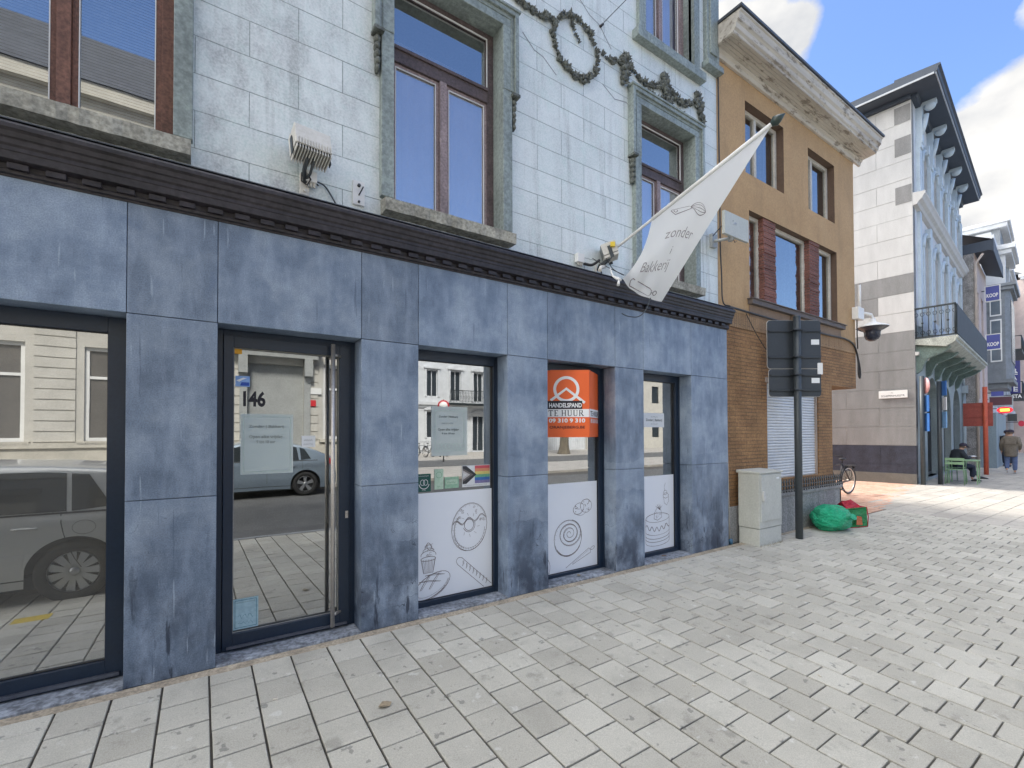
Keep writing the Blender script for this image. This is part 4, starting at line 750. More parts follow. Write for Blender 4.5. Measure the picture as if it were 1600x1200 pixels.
def flagdraw(mb):   # artwork drawn flat on the cloth (design units), mapped on to its (u,w) parameters
    out=[]
    for x,_,y in mb.v:
        y=-y; wl=(y-345)/92; wr=(y-192)/280; xl=1020-50*max(wl,0) if wl>0 else 1020+(345-y)*1.23; xr=1208-173*wr; fx=(x-xl)/(xr-xl)
        if wl<0: u0=min(1,(345-y)/153.); u=u0+(1-u0)*fx; w=wr*fx
        else: u=fx; w=wl+(wr-wl)*fx
        out.append(flagP(min(.995,max(.005,u)),min(.99,max(.01,w)),.004))
    o=MB(); o.add(out,mb.f); return o
lt=MB()
for body,x,y,size,width,sl in (('zonder',1027,379,17,52,.10),('i',1040,396,14,4,0),('Bakkerij',994,421,18,50,.16)):
    vs,fs=textmesh(body,size,shear=.35,bold=-.12); k=width/(max(v.x for v in vs)-min(v.x for v in vs)); lt.add([(x+v.x*k,0,-(y-v.y-sl*v.x*k)) for v in vs],fs)
obj('flag_lettering',flagdraw(lt),mat('faded_print',(.30,.27,.27),.8,bump=0),fc)
q=MB(); T_=lambda x,z:(1041+x*57,-(347-z*16-x*9)); rb=lambda p,w_=.9:ribbon(q,p,w_,0)
rb([T_(0,.1),T_(.05,-.2),T_(.42,-.1),T_(.46,.0),T_(.42,.28),T_(.05,.45),T_(0,.3),T_(0,.1)]); rb([T_(.08+.04*math.cos(a*.7),.12+.16*math.sin(a*.7)) for a in range(10)],.7)
for k in (-1,-.55,0,.55,1): rb([T_(.44+.56*t,.1+k*.55*math.sin(PI*t)**.8) for t in [i/12 for i in range(13)]],.7)
obj('whisk_print',flagdraw(q),INK,fc)
q=MB(); P=Vector((986,-434)); d_=Vector((.955,-.29)); n_=Vector((.29,.955)); g2=lambda a,b:tuple(P+d_*a+n_*b)
rb=lambda p,w_=1.0:ribbon(q,p,w_,0)
rb([g2(0,-4),g2(34,-4),g2(37,-1),g2(36,4),g2(33,6),g2(0,5),g2(-2,1),g2(0,-4)]); rb([g2(37,1),g2(40,1)]); rb([g2(43+3*math.cos(k*.5),1+3.2*math.sin(k*.5)) for k in range(14)])
obj('rolling_pin_print',flagdraw(q),INK,fc)
s=MB(); s.tube([Cc,Cc+Vector((-.03,.03,.02)),(3.74,-.22,3.33),(3.72,-.2,3.42)],[.012,.02,.012,.005],7); s.tube([Cc+Vector((-.02,.02,.0)),Cc+Vector((-.05,0,-.06))],[.012,.018],7); obj('tie',s,WHITE,fl)
cable('loose_cord',[(4.12,-.42,3.10),(4.06,-.4,2.96),(3.96,-.38,2.88),(3.82,-.36,2.87),(3.74,-.35,2.89)],.006,'loose grey cord with a black end dangling below the flag',DGREY)
# ---- panel antenna
an=thing('panel_antenna','pale flat panel antenna on a bracket between green wall and ochre house','antenna',(6.15,.08,4.4))
s=MB(); s.tube([(6.05,.06,4.34),(6.10,-.05,4.34),(6.36,-.28,4.37)],.022,8); s.box(6.0,6.11,.03,.0795,4.25,4.44); obj('arm',s,mat('galvanised2',(.42,.43,.42),.5,.4),an)
s=MB(); s.tube([(5.93,-.28,4.20),(5.93,-.28,4.46)],.035,10); s.tube([(5.90,-.29,4.4),(6.0,-.3,4.44)],.03,8); obj('clamp',s,mat('galvanised2',(.42,.43,.42),.5,.4),an)
s=MB(); c0=Vector((6.02,-.30,4.405)); ax=Vector((.89,.0,.17)).normalized(); s.obox(c0,Vector((.29,.0,.0)),Vector((0,.02,0)),Vector((0,0,.155))); pa=obj('panel',s,mat('antenna_panel',(.50,.52,.48),.5,0,.06),an,bevel=.004)
s=MB(); s.tube([(5.93,-.32,4.46),(5.82,-.25,4.42),(5.80,-.1,4.3)],.007,6); s.tube([(5.95,-.3,4.24),(6.0,-.3,4.19),(6.04,-.3,4.22)],.005,6); obj('antenna_cable',s,BLACK,an)
# ---- dome camera on the house corner
dc=thing('dome_camera','white dome security camera on the corner of the ochre house','camera',(11.05,.1,4.0))
s=MB(); s.box(10.83,11.12,-.02,.097,3.88,4.12); obj('junction_housing',s,WHITE,dc,bevel=.01)
s=MB(); s.tube([(11.06,.04,4.1),(11.06,.04,4.6)],.028,8); s.tube([(11.12,.03,4.04),(11.45,-.02,4.04),(11.50,-.02,4.0),(11.51,-.02,3.90)],.03,8); obj('arm',s,WHITE,dc)
s=MB(); s.lathe([(0,.0),(.05,0),(.07,-.08),(.14,-.12),(.27,-.17),(.28,-.19)],(11.51,-.02,3.97),'z',24); obj('shield',s,WHITE,dc)
s=MB(); s.lathe([(.28,-.19),(.2,-.24),(.15,-.26),(.14,-.30)],(11.51,-.02,3.97),'z',24); s.lathe([(.14,-.29),(.14,-.36),(.11,-.43),(.05,-.47),(0,-.475)],(11.51,-.02,3.97),'z',24); obj('dome',s,mat('smoked_dome',(.025,.03,.05),.15),dc)
s=MB(); s.tube([(10.98,.06,3.88),(10.98,.06,3.6),(11.0,.06,3.3)],.012,6); obj('camera_cable',s,BLACK,dc)
# ---- road sign seen from behind
rs=thing('road_sign','dark grey road sign post with two boards seen from behind','road sign',(7.63,-.33,gz(-.33)),R(-33.8))
s=MB(); s.tube([(0,0,-.3),(0,0,3.40)],.052,20); s.lathe([(.053,0),(.05,.02),(.02,.035),(0,.037)],(0,0,3.40),'z',20); obj('post',s,DGREY,rs,local=True)
def rrect(w,h,r,n=5):
    P=[]
    for cx,cz,a in ((w-r,h-r,0),(-w+r,h-r,90),(-w+r,-h+r,180),(w-r,-h+r,270)):
        for k in range(n+1): P.append((cx+r*math.cos(R(a+90*k/n)),cz+r*math.sin(R(a+90*k/n))))
    return P
for xc,zc,w,h in ((.0,3.0,.415,.375),(.01,2.40,.405,.215)):
    s=MB(); s.prismy([(xc+x,zc+z) for x,z in rrect(w,h,.05)],.075,.085); b_=obj('sign_board',s,mat('board_back',(.035,.042,.05),.4,0,.1),rs,local=True)
    s=MB(); s.prismy([(xc+x,zc+z) for x,z in rrect(w+.004,h+.004,.052)],.085,.089); obj('sign_face',s,WHITE,b_,local=True)
    s=MB()
    for dz in (h*.55,-h*.55): s.box(xc-w+.01,xc+w-.01,.05,.0745,zc+dz-.014,zc+dz+.014); s.box(-.075,.075,-.06,.06,zc+dz-.011,zc+dz+.011)
    obj('clamp_rail',s,mat('board_rail',(.03,.036,.042),.4),b_,local=True,bevel=.003)
    s=MB(); s.prismy([(xc+w-.15,zc-.005),(xc+w-.025,zc-.005),(xc+w-.025,zc+.075),(xc+w-.15,zc+.075)],.072,.0745); obj('inventory_label',s,PAPER,b_,local=True)
s=MB(); s.prismy([(.40+x,2.62+z) for x,z in rrect(.04,.09,.01)],.07,.10); obj('side_reflector',s,WHITE,rs,local=True)
# ---- street cabinet
cb=thing('street_cabinet','pale grey electric cabinet in front of the ochre brick wall','cabinet',(6.6,-.28,0))
GREYC=mat('cabinet_grey',(.50,.51,.465),.6,0,.08,3,40,.1)
s=MB(); s.box(6.60,7.22,-.275,.04,.235,1.02); obj('body',s,GREYC,cb,bevel=.006)
s=MB(); s.box(6.605,7.215,-.27,.035,-.03,.228); obj('base',s,GREYC,cb,bevel=.006)
s=MB(); s.add([(6.58,-.295,1.022),(7.24,-.295,1.022),(7.24,.06,1.022),(6.58,.06,1.022),(6.58,-.295,1.045),(7.24,-.295,1.045),(7.24,.06,1.065),(6.58,.06,1.065)],[(0,1,5,4),(1,2,6,5),(2,3,7,6),(3,0,4,7),(4,5,6,7),(3,2,1,0)]); obj('lid',s,GREYC,cb,bevel=.005)
s=MB(); s.box(6.625,7.195,-.287,-.2755,.335,1.005); dd=obj('door',s,GREYC,cb,bevel=.004); s=MB(); s.prismy([(6.67+x,.70+z) for x,z in rrect(.022,.075,.02)],-.31,-.2875); s.box(6.66,6.70,-.315,-.3105,.63,.70); obj('handle',s,mat('pale_handle',(.55,.55,.52),.4),dd,bevel=.003)
s=MB(); s.box(7.05,7.13,-.2882,-.2873,.93,.955); obj('maker_plate',s,PAPER,dd)
s=MB()
for k in range(11): s.box(6.594,6.5995,-.25+k*.026,-.238+k*.026,.25,1.0)
obj('side_rib',s,GREYC,cb)
# ---- refuse bags
def bag(loc,r,label,m,name='rubbish_bag'):
    s=MB(); nr,ns=60,96; vs=[]
    for i in range(nr+1):
        a=PI*i/nr
        for k in range(ns):
            b=2*PI*k/ns; d=Vector((math.sin(a)*math.cos(b),math.sin(a)*math.sin(b),math.cos(a))); q=1+.13*mnoise.noise(d*1.7+Vector(loc))+.05*abs(mnoise.noise(d*5))+.035*math.sin(b*9+3*mnoise.noise(d*2))*math.sin(a)*abs(d.z)
            q+=.02*mnoise.noise(Vector((d.x*3,d.y*3,d.z*14)))+.030*(1-2.4*abs(mnoise.noise(d*3.1+Vector((5,1,2)))))+.018*(1-2.4*abs(mnoise.noise(d*7.3)))
            p=Vector((d.x*r[0],d.y*r[1],d.z*r[2]))*q; p.z=max(p.z,-r[2]*.86)+r[2]*.86; vs.append(p)
    s.add(vs,[(i*ns+k,(i+1)*ns+k,(i+1)*ns+(k+1)%ns,i*ns+(k+1)%ns) for i in range(nr) for k in range(ns)],0,True); o=obj(name,s,m); o.location=loc; tag(o,label,'bag'); return o
def m_bag(name,c):
    t=NT(name); t.col(c); t.rough(.2); n=t.noise(11,6,.7,sc3=(1,1,1.2)); nn_=t.math('ABSOLUTE',t.math('SUBTRACT',n,.5)); t.bump(nn_,1.0,.12); t.b.inputs['Subsurface Weight'].default_value=.0; return t.m
gb=bag((8.80,-.30,-.012),(.36,.27,.22),'full shiny green rubbish bag lying by the plinth',m_bag('green_film',(.03,.52,.27)))
s=MB(); s.tube([(-.05,-.20,.20),(-.07,-.27,.22),(-.08,-.31,.235),(-.10,-.36,.27)],[.07,.018,.02,.055],9); kn=obj('knot',s,MATS.get('x') or gb.data.materials[0],gb,local=True); 
rb_=thing('shopping_bag','crumpled red and green shopping bag behind the green rubbish bag','bag',(9.42,-.34,-.015),R(-15))
s=MB(); nx=12
def face(mb,P,mi=0):
    a,b,c,d=map(Vector,P); n=8; vs=[]
    for j in range(n+1):
        for i in range(n+1):
            p=a.lerp(b,i/n).lerp(d.lerp(c,i/n),j/n); e=.0 if i in(0,n) or j in (0,n) else 1; p=p+Vector((1,1,.3))*.03*mnoise.noise(p*9)*e; vs.append(p)
    mb.add(vs,[(j*(n+1)+i,j*(n+1)+i+1,(j+1)*(n+1)+i+1,(j+1)*(n+1)+i) for j in range(n) for i in range(n)],mi,False)
P0=[(-.2,-.15,0),(.22,-.15,0),(.22,.17,0),(-.2,.17,0)]; P1=[(-.24,-.13,.33),(.17,-.17,.34),(.14,.15,.36),(-.26,.13,.33)]
RED=m_bag('red_film',(.55,.02,.04)); GRN=m_bag('printed_green',(.03,.30,.10)); ORG=m_bag('printed_orange',(.65,.16,.04))
for k in range(4): face(s,(P0[k],P0[(k+1)%4],P1[(k+1)%4],P1[k]),[1,1,0,0][k])
face(s,(P1[0],P1[1],P1[2],P1[3]),0); obj('bag_body',s,[RED,GRN],rb_,local=True)
s=MB(); s.quad((-.1,-.185,.05),(.04,-.19,.04),(.03,-.185,.18),(-.08,-.18,.2)); s.quad((.245,-.1,.06),(.25,.06,.06),(.22,.04,.22),(.22,-.08,.2)); obj('orange_print',s,ORG,rb_,local=True)
s=MB(); face(s,((-.22,-.1,.33),(.1,-.14,.34),(.0,-.02,.46),(-.2,.0,.42))); face(s,((.14,.13,.35),(-.2,.12,.33),(-.15,.02,.44),(.05,.0,.43))); obj('crumpled_top',s,RED,rb_,local=True)
s=MB(); s.tube([(.22,-.15,0),(.225,-.16,.17),(.17,-.17,.34)],.008,5); s.tube([(-.2,-.15,0),(.22,-.15,.0),(.22,.17,0)],.008,5); obj('seam',s,RED,rb_,local=True)
# ---- bicycle builder
def bicycle(loc,rz,label,group=None):
    t=thing('bicycle',label,'bicycle',loc,rz,group); r=.34
    for x,nm in ((0,'rear'),(1.05,'front')):
        s=MB(); s.v=[]; m=40
        for a_,b_,mi in ((r,.022,0),(r-.028,.012,1)):
            vs=[]; 
            for i in range(m):
                A_=2*PI*i/m
                for k in range(8): B_=2*PI*k/8; q=a_+b_*math.cos(B_); vs.append((x+q*math.cos(A_),b_*math.sin(B_),.36+q*math.sin(A_)))
            s.add(vs,[(i*8+k,((i+1)%m)*8+k,((i+1)%m)*8+(k+1)%8,i*8+(k+1)%8) for i in range(m) for k in range(8)],mi,True)
        for k in range(18): A_=2*PI*k/18; s.tube([(x,.02*(-1)**k,.36),(x+(r-.03)*math.cos(A_),0,.36+(r-.03)*math.sin(A_))],.0015,4,2)
        s.tube([(x,-.05,.36),(x,.05,.36)],.02,8,2); obj('wheel',s,[BLACK,STEEL,STEEL],t,local=True)
        s=MB(); s.tube([(x+.385*math.cos(R(a)),0,.36+.385*math.sin(R(a))) for a in range(30,190 if x==0 else 170,10)],.012,6); obj('mudguard',s,BLACK,t,local=True)
    s=MB(); bb=(.42,0,.30); st_=(.30,0,.80); hd=(.90,0,.78); hd2=(.93,0,.66)
    for a,b in ((bb,st_),(bb,hd2),(st_,hd),((0,.05,.36),bb),((0,-.05,.36),bb),((0,.04,.36),st_),(hd,hd2),(hd2,(1.05,.05,.36)),(hd2,(1.05,-.05,.36)),(hd,(.88,0,1.0))): s.tube([a,b],.014,7)
    obj('bicycle_frame',s,mat('black_bike_paint',(.02,.02,.022),.35),t,local=True)
    s=MB(); s.tube([(.82,-.28,1.02),(.88,-.2,1.03),(.88,.2,1.03),(.82,.28,1.02)],.012,6); obj('handlebar',s,BLACK,t,local=True)
    s=MB(); s.ball((.27,0,.92),(.13,.07,.035),12,6); s.tube([(.29,0,.8),(.28,0,.9)],.012,6); obj('saddle',s,BLACK,t,local=True)
    s=MB(); s.box(-.28,.16,-.07,.07,.74,.755); s.tube([(0,.06,.36),(-.1,.06,.74)],.006,5); s.tube([(0,-.06,.36),(-.1,-.06,.74)],.006,5); s.box(-.30,-.27,-.03,.03,.66,.71); obj('carrier',s,BLACK,t,local=True)
    s=MB(); s.tube([(.42,-.06,.30),(.42,.06,.30)],.05,12); s.tube([(.42,.07,.30),(.50,.08,.15)],.01,5); s.tube([(.42,-.07,.30),(.34,-.08,.45)],.01,5); s.box(.46,.56,.06,.14,.14,.16); s.box(.28,.38,-.14,-.06,.44,.46); obj('crank',s,DGREY,t,local=True)
    return t
bicycle((14.15,1.42,0),R(175),'black bicycle whose wheel pokes out behind the ochre house corner')
# ------------------------------------------------------------------ far row of buildings (street bends slightly)
WA=R(6.5); WO=Vector((18.4,1.15,0)); WU=Vector((math.cos(WA),math.sin(WA),0)); WV=Vector((-math.sin(WA),math.cos(WA),0))
def wpt(u,v,z=0): return WO+WU*u+WV*v+Vector((0,0,z))
def wthing(name,label,cat,u,v,z=0,group=None,rz=0): return thing(name,label,cat,wpt(u,v,z),WA+rz,group)
WP=mat('white_painted_render',(.60,.62,.64),.75,0,.12,2,40,.15); PBLUE=mat('pale_blue_paint',(.50,.58,.64),.6,0,.1,3,40,.1); NAVY=mat('dark_blue_eave',(.045,.06,.085),.6); LBL=mat('light_grey_moulding',(.40,.43,.46),.6)
GREYST=mat('grey_stone_block',(.23,.23,.228),.8,0,.14,4,50,.3,streak=True); WHBL=mat('whitewashed_block',(.52,.52,.51),.8,0,.08,4,50,.2,streak=True); DBASE=mat('dark_blue_plinth',(.03,.035,.055),.6,0,.35,4,40,.2)
gw=wthing('corner_townhouse','tall white and grey corner townhouse with pale blue front and dark eave','building',0,0)
# side wall of large blocks
s=MB(); rows_=21; bh=.60; 
for j in range(-1,rows_):
    z0=j*bh; z1=min(z0+bh,12.05); 
    if z1<=.2: continue
    off=(j%2)*.9; v=-off-.0
    while v<14:
        a,b=max(v,0.0),min(v+1.8,14)
        if b-a>.02:
            if z0>6.5: g_=False
            else: g_=True
            if 5.5<z0<6.3 and 1.2<a<2.0: g_=False
            if 4.8<z0<5.9 and .0<=a<.1 and j%2: g_=False
            if 4.2<=z0<=5.4 and j==8 and 0<=a<.2: g_=False
            if j==11 and a<.05: g_=False
            if z0<1.2: mi=2
            else: mi=0 if g_ else 1
            dx=random.uniform(-.003,.003); s.box(dx,.3,a+.006,b-.006,max(z0,.3)+.006,z1-.006,mi)
        v+=1.8
    
s.box(.005,.2,0,14,.3,1.2,2)
for z0,z1 in ((11.42,11.95),(10.38,10.96),(8.85,9.40)): s.box(-.006,.2,.02,.42,z0,z1,0)
obj('block_wall',s,[GREYST,WHBL,DBASE],gw,local=True)
s=MB(); s.box(.01,.31,.0,14,.2,12.05); s.box(.31,10.9,.35,14,.0,12.05); obj('masonry_core',s,mat('joint_grey',(.40,.40,.39),.9),gw,local=True)
s=MB(); s.box(-.03,.3,0,14,-.05,.32); obj('plinth',s,mat('grey_green_plinth',(.14,.135,.12),.8),gw,local=True)
# front wall with arched openings
def arch_hole_front(mb,y,holes,x0,x1,z0,z1,d,mi=0,rmi=0,n=10):  # holes: (xa,xb,za,zspring) round headed
    xs=[x0]
    for h in sorted(holes):
        mb.quad((xs[-1],y,z0),(h[0],y,z0),(h[0],y,z1),(xs[-1],y,z1),mi); xa,xb,za,zs=h; r=(xb-xa)/2; rr=r*.9
        if za>z0: mb.quad((xa,y,z0),(xb,y,z0),(xb,y,za),(xa,y,za),mi)
        P=[(xa+r-r*math.cos(PI*k/n),zs+rr*math.sin(PI*k/n)) for k in range(n+1)]
        for p,q in zip(P,P[1:]): mb.quad((p[0],y,p[1]),(q[0],y,q[1]),(q[0],y,z1),(p[0],y,z1),mi); mb.quad((p[0],y,p[1]),(p[0],y+d,p[1]),(q[0],y+d,q[1]),(q[0],y,q[1]),rmi)
        for xx in (xa,xb): mb.quad((xx,y,za),(xx,y+d,za),(xx,y+d,zs),(xx,y,zs),rmi)
        xs.append(xb)
    mb.quad((xs[-1],y,z0),(x1,y,z0),(x1,y,z1),(xs[-1],y,z1),mi)
up5=[(1.55+1.95*k,2.65+1.95*k,9.35,10.6) for k in range(5)]; f5=[(1.55+1.95*k,2.65+1.95*k,5.6,7.75) for k in range(5)]; g4=[(1.9,4.1,.1,2.55),(5.3,7.2,.1,2.55),(7.9,10.0,.1,2.55)]
s=MB(); arch_hole_front(s,0,up5,0,10.9,9.1,12.05,.25); arch_hole_front(s,0,f5,0,10.9,5.0,8.7,.25); obj('front_wall',s,WP,gw,local=True)
s=MB(); arch_hole_front(s,0,g4,0.02,10.9,0,4.0,.3); s.quad((0.02,0,4.0),(10.9,0,4.0),(10.9,0,5.0),(0.02,0,5.0)); s.quad((10.9,0,0),(10.9,14,0),(10.9,14,12),(10.9,0,12)); obj('shopfront_wall',s,mat('grey_green_front',(.26,.31,.32),.6,0,.2,3,40,.2,streak=True),gw,local=True)
s=MB(); s.prismx([(.0,8.7),(-.10,8.72),(-.14,8.8),(-.22,8.86),(-.26,8.95),(-.30,9.0),(-.30,9.06),(0,9.1)],0,10.95); s.prismx([(0,4.0),(-.08,4.02),(-.1,4.1),(0,4.12)],0,10.95); obj('string_course',s,WHBL,gw,local=True)
s=MB()
for xa,xb,za,zs in up5+f5:
    r=(xb-xa)/2; c=(xa+xb)/2
    for t_,o_ in ((.14,.06),): s.box(xa-t_,xa,-o_,0,za,zs); s.box(xb,xb+t_,-o_,0,za,zs); P=[(c-(r+.07)*math.cos(PI*k/12),-.03,zs+(r*.9+.07)*math.sin(PI*k/12)) for k in range(13)]; s.tube(P,.06,6)
    s.box(c-.09,c+.09,-.14,0,zs+r*.8,zs+r*.9+.25)
for k in range(6): x=.8+1.95*k if k<5 else 10.6; s.box(x-.16,x+.16,-.10,0,9.1,11.2); s.box(x-.14,x+.14,-.08,0,5.0,8.7)
obj('pilaster_trim',s,PBLUE,gw,local=True)
for xa,xb,za,zs in up5+f5:
    s=MB(); c=(xa+xb)/2; s.frame(xa,xb,za,zs,.18,.24,.07); s.box(c-.03,c+.03,.175,.24,za,zs+.4); s.box(xa,xb,.18,.24,zs-.05,zs+.05); w_=obj('window',s,WHITE,gw,local=True); s=MB(); s.quad((xa,.22,za),(xb,.22,za),(xb,.22,zs+.6),(xa,.22,zs+.6)); obj('pane',s,GLASSO,w_,local=True)
for k in range(3):
    xa,xb,za,zs=g4[k]; s=MB(); s.quad((xa,.28,0),(xb,.28,0),(xb,.28,zs+1),(xa,.28,zs+1)); s.frame(xa,xb,.1,2.5,.2,.28,.09,1); obj('door' if k==0 else 'shop_window',s,[mat('dark_arch_glass',(.03,.045,.05),.15),DGREY],gw,local=True)
# eave with brackets
s=MB(); s.prismx([(.3,12.05),(-.12,12.05),(-.14,12.13),(-.16,12.15),(-.16,12.168),(.3,12.168)],.0,10.95); s.prismx([(.3,12.17),(-.64,12.17),(-.64,12.22),(-.69,12.25),(-.71,12.36),(-.76,12.39),(-.76,12.44),(.3,12.5)],-.62,11.0); obj('eave',s,NAVY,gw,local=True)
s=MB(); s.box(-.58,.0,.3,14,12.17,12.21); s.box(-.62,-.54,.3,14,12.21,12.44); s.box(-.12,.0,.0,14,12.05,12.168); s.box(-.54,11,.3,14,12.42,12.48); obj('side_eave',s,NAVY,gw,local=True)
s=MB(); s.box(-.60,10.98,-.665,-.642,12.17,12.225); s.box(-.645,-.622,-.62,14,12.17,12.225); obj('eave_moulding',s,LBL,gw,local=True)
for k in range(5):
    x=.8+1.95*k; s=MB(); s.box(x-.13,x+.13,-.16,0,10.9,12.05); s.ball((x,-.34,12.02),(.11,.15,.14),12,8); s.tube([(x,-.12,11.2),(x,-.2,11.5),(x,-.25,11.8)],.07,8); s.box(x-.15,x+.15,-.14,0,10.75,10.9); s.box(x-.10,x+.10,-.50,0,12.06,12.168); obj('eave_bracket',s,PBLUE,gw,local=True)
s=MB(); s.add([(1.5,1.5,12.49),(10,1.5,12.49),(10,7,14.1),(4.5,7,14.1),(1.5,13,12.49)],[(0,1,2,3),(0,3,4)]); obj('roof',s,mat('red_roof_tile',(.25,.11,.08),.85,0,.3),gw,local=True)
s=MB(); s.box(.2,1.0,3.0,3.9,12.7,13.6); s.box(.0,1.2,5.0,6.6,12.7,14.6,1); obj('chimney',s,[DGREY,mat('old_brick_chimney',(.28,.17,.12),.9,0,.4,8,40)],gw,local=True)
# balcony
s=MB(); s.prismx([(0,4.50),(0,4.34),(-.70,4.20),(-.86,4.30),(-.92,4.34),(-.92,4.40),(-.97,4.43),(-.97,4.50)],.02,9.0); bl=obj('balcony',s,mat('balcony_stone',(.36,.38,.34),.7,0,.3,5,40),gw,local=True)
for k in range(6):
    x=.25+1.68*k; s=MB(); s.add([(x+d_,v_,z_) for d_ in (-.11,.11) for v_,z_ in ((0,4.33),(-.80,4.2),(-.62,4.05),(-.25,3.9),(-.12,3.55),(0,3.45))],[(0,1,2,3,4,5),(11,10,9,8,7,6)]+[(i,(i+1)%6,6+(i+1)%6,6+i) for i in range(6)]); obj('corbel',s,mat('corbel_green_stone',(.15,.21,.19),.7,0,.3),bl,local=True)
s=MB(); IRON=mat('cast_iron',(.02,.028,.032),.5)
s.box(.03,8.95,-.93,-.90,5.42,5.47); s.box(.03,8.95,-.93,-.90,4.52,4.56); s.box(.03,.06,-.93,0,5.42,5.47); s.box(.03,.06,-.93,0,4.52,4.56); s.box(8.9,8.95,-.93,0,5.42,5.47)
for k in range(7):
    v=-.9+k*.145; s.tube([(.045,v,4.54),(.045,v,5.44)],.012,5)
    for zz in (4.68,5.25): s.tube([(.045,v+.045*math.cos(a*.8),zz+.06*math.sin(a*.8)) for a in range(9)],.008,4)
    if k%2: s.ball((.045,v,4.98),(.02,.035,.035),6,4)
for k in range(62): x=.05+k*.145; s.tube([(x,-.915,4.54),(x,-.915,5.44)],.012,4)
obj('railing',s,IRON,bl,local=True); s=MB(); s.box(.1,8.93,-.955,-.935,4.55,5.44); obj('screen',s,mat('dark_screen',(.03,.045,.06),.7),bl,local=True)
s=MB(); s.tube([(10.75,-.06,0),(10.75,-.06,3.4)],.07,8); s.box(10.55,10.95,-.2,0,3.4,3.75); s.tube([(10.75,-.06,3.75),(10.7,-.06,4.4)],.05,8); obj('downpipe',s,mat('pale_pipe_blue',(.38,.44,.47),.6),gw,local=True)
# street name plate
np_=wthing('street_name_plate','white street name plate on the grey corner townhouse wall','sign',-.01,.55,2.83)
s=MB(); s.box(-.03,-.012,-.36,.36,-.12,.12); obj('plate',s,WHITE,np_,local=True,bevel=.004)
s=MB(); text(s,'SCHEPENHUISSTR.',.085,(-.0315,.30,-.075),ex=(0,-1,0),width=.60); ribbon_=[(0,.06),(.03,.09),(0,.10)]; text(s,'~',.1,(-.0315,.05,.02),ex=(0,-1,0)); obj('lettering',s,LETB,np_,local=True)
# --- second house of the row
h2=wthing('narrow_rendered_house','narrow pink grey house with mottled side wall and dark blue eave','house',10.9,-.45)
MOT=mat('mottled_grey_wall',(.27,.26,.25),.9,0,.45,3,30,.5); PINK=mat('pale_pink_render',(.52,.43,.40),.8,0,.1)
s=MB(); s.quad((0,0,0),(0,8,0),(0,8,10),(0,0,10)); s.add([(0,0,10),(0,8,10),(0,4,13.2)],[(0,1,2)]); obj('side_wall',s,MOT,h2,local=True)
s=MB(); s.wall(0,5.5,0,9.9,0,[(.9,1.8,6.2,8.3),(2.9,3.9,6.2,8.3),(.9,1.8,3.2,5.2),(2.9,3.9,3.2,5.2),(.5,4.9,.2,2.6)],.2); s.shell(0.01,5.5,0.01,8,0,9.9); obj('front_wall',s,PINK,h2,local=True)
for a,b,c,d in [(.9,1.8,6.2,8.3),(2.9,3.9,6.2,8.3),(.9,1.8,3.2,5.2),(2.9,3.9,3.2,5.2),(.5,4.9,.2,2.6)]:
    s=MB(); s.frame(a,b,c,d,.12,.18,.08); w_=obj('window',s,WHITE,h2,local=True); s=MB(); s.quad((a,.16,c),(b,.16,c),(b,.16,d),(a,.16,d)); obj('pane',s,mat('dark_pane',(.04,.05,.06),.1),w_,local=True)
s=MB(); s.box(.6,4.2,-.12,0,6.0,6.12); obj('window_ledge',s,mat('dark_brown_ledge',(.12,.09,.08),.7),h2,local=True)
s=MB(); s.add([(-.02,-.6,9.75),(5.6,-.6,9.75),(5.6,0,10.0),(-.02,0,10.0),(-.02,-.62,10.25),(5.6,-.62,10.25)],[(0,1,2,3),(0,4,5,1),(4,3,2,5),(0,3,4)]); s.box(-.04,5.6,-.64,-.6,9.72,10.3); s.add([(-.02,-.62,10.27),(5.6,-.62,10.27),(5.6,4,12.6),(-.02,4,12.6)],[(0,1,2,3)]); s.box(-.03,-.005,-.6,.6,9.8,10.25); obj('eave',s,NAVY,h2,local=True)
s=MB(); s.tube([(-.02,-.05,0),(-.02,-.05,9.3),(-.02,-.3,9.7)],.05,8); obj('downpipe',s,mat('pinkish_pipe',(.5,.42,.36),.6),h2,local=True)
# --- bay window house
h3=wthing('bay_window_house','grey bay window house with stacked white cornices and dormers','house',17,-.25)
WC=mat('white_cornice',(.58,.60,.62),.7,0,.1); GB=mat('grey_bay_stone',(.20,.22,.24),.7,0,.2)
s=MB(); s.wall(0,9,0,12.0,0,[(.6,1.6,3.2,5.6),(6.5,7.6,3.2,5.6),(6.5,7.6,7,9.5),(1,8,.2,2.7)],.2); s.shell(0,9,0.0,9,0,12.0); obj('wall',s,WC,h3,local=True)
s=MB(); s.add([(0,0,12),(0,9,12),(0,4.5,15)],[(0,1,2)]); s.box(-.05,.1,0,4,12,12.2); obj('gable',s,MOT,h3,local=True)
s=MB(); s.prismz([(2,-.0),(2,-.75),(2.3,-.95),(5.3,-.95),(5.6,-.75),(5.6,0)],4.6,9.6); by=obj('bay',s,GB,h3,local=True)
for (x,y,dx,dy) in ((2.0,-.38,0,1),):
    s=MB(); s.box(1.94,1.985,-.62,-.16,8.2,9.1); s.box(1.94,1.985,-.62,-.16,5.6,8.0); f_=obj('bay_window',s,WHITE,by,local=True); s=MB(); s.box(1.93,1.945,-.57,-.21,8.27,9.03); s.box(1.93,1.945,-.57,-.21,5.68,7.92); obj('pane',s,mat('grey_pane',(.12,.15,.18),.2),f_,local=True)
s=MB(); s.box(2.4,5.2,-.99,-.96,5.6,9.1); obj('bay_window',s,mat('grey_pane',(.12,.15,.18),.2),by,local=True)
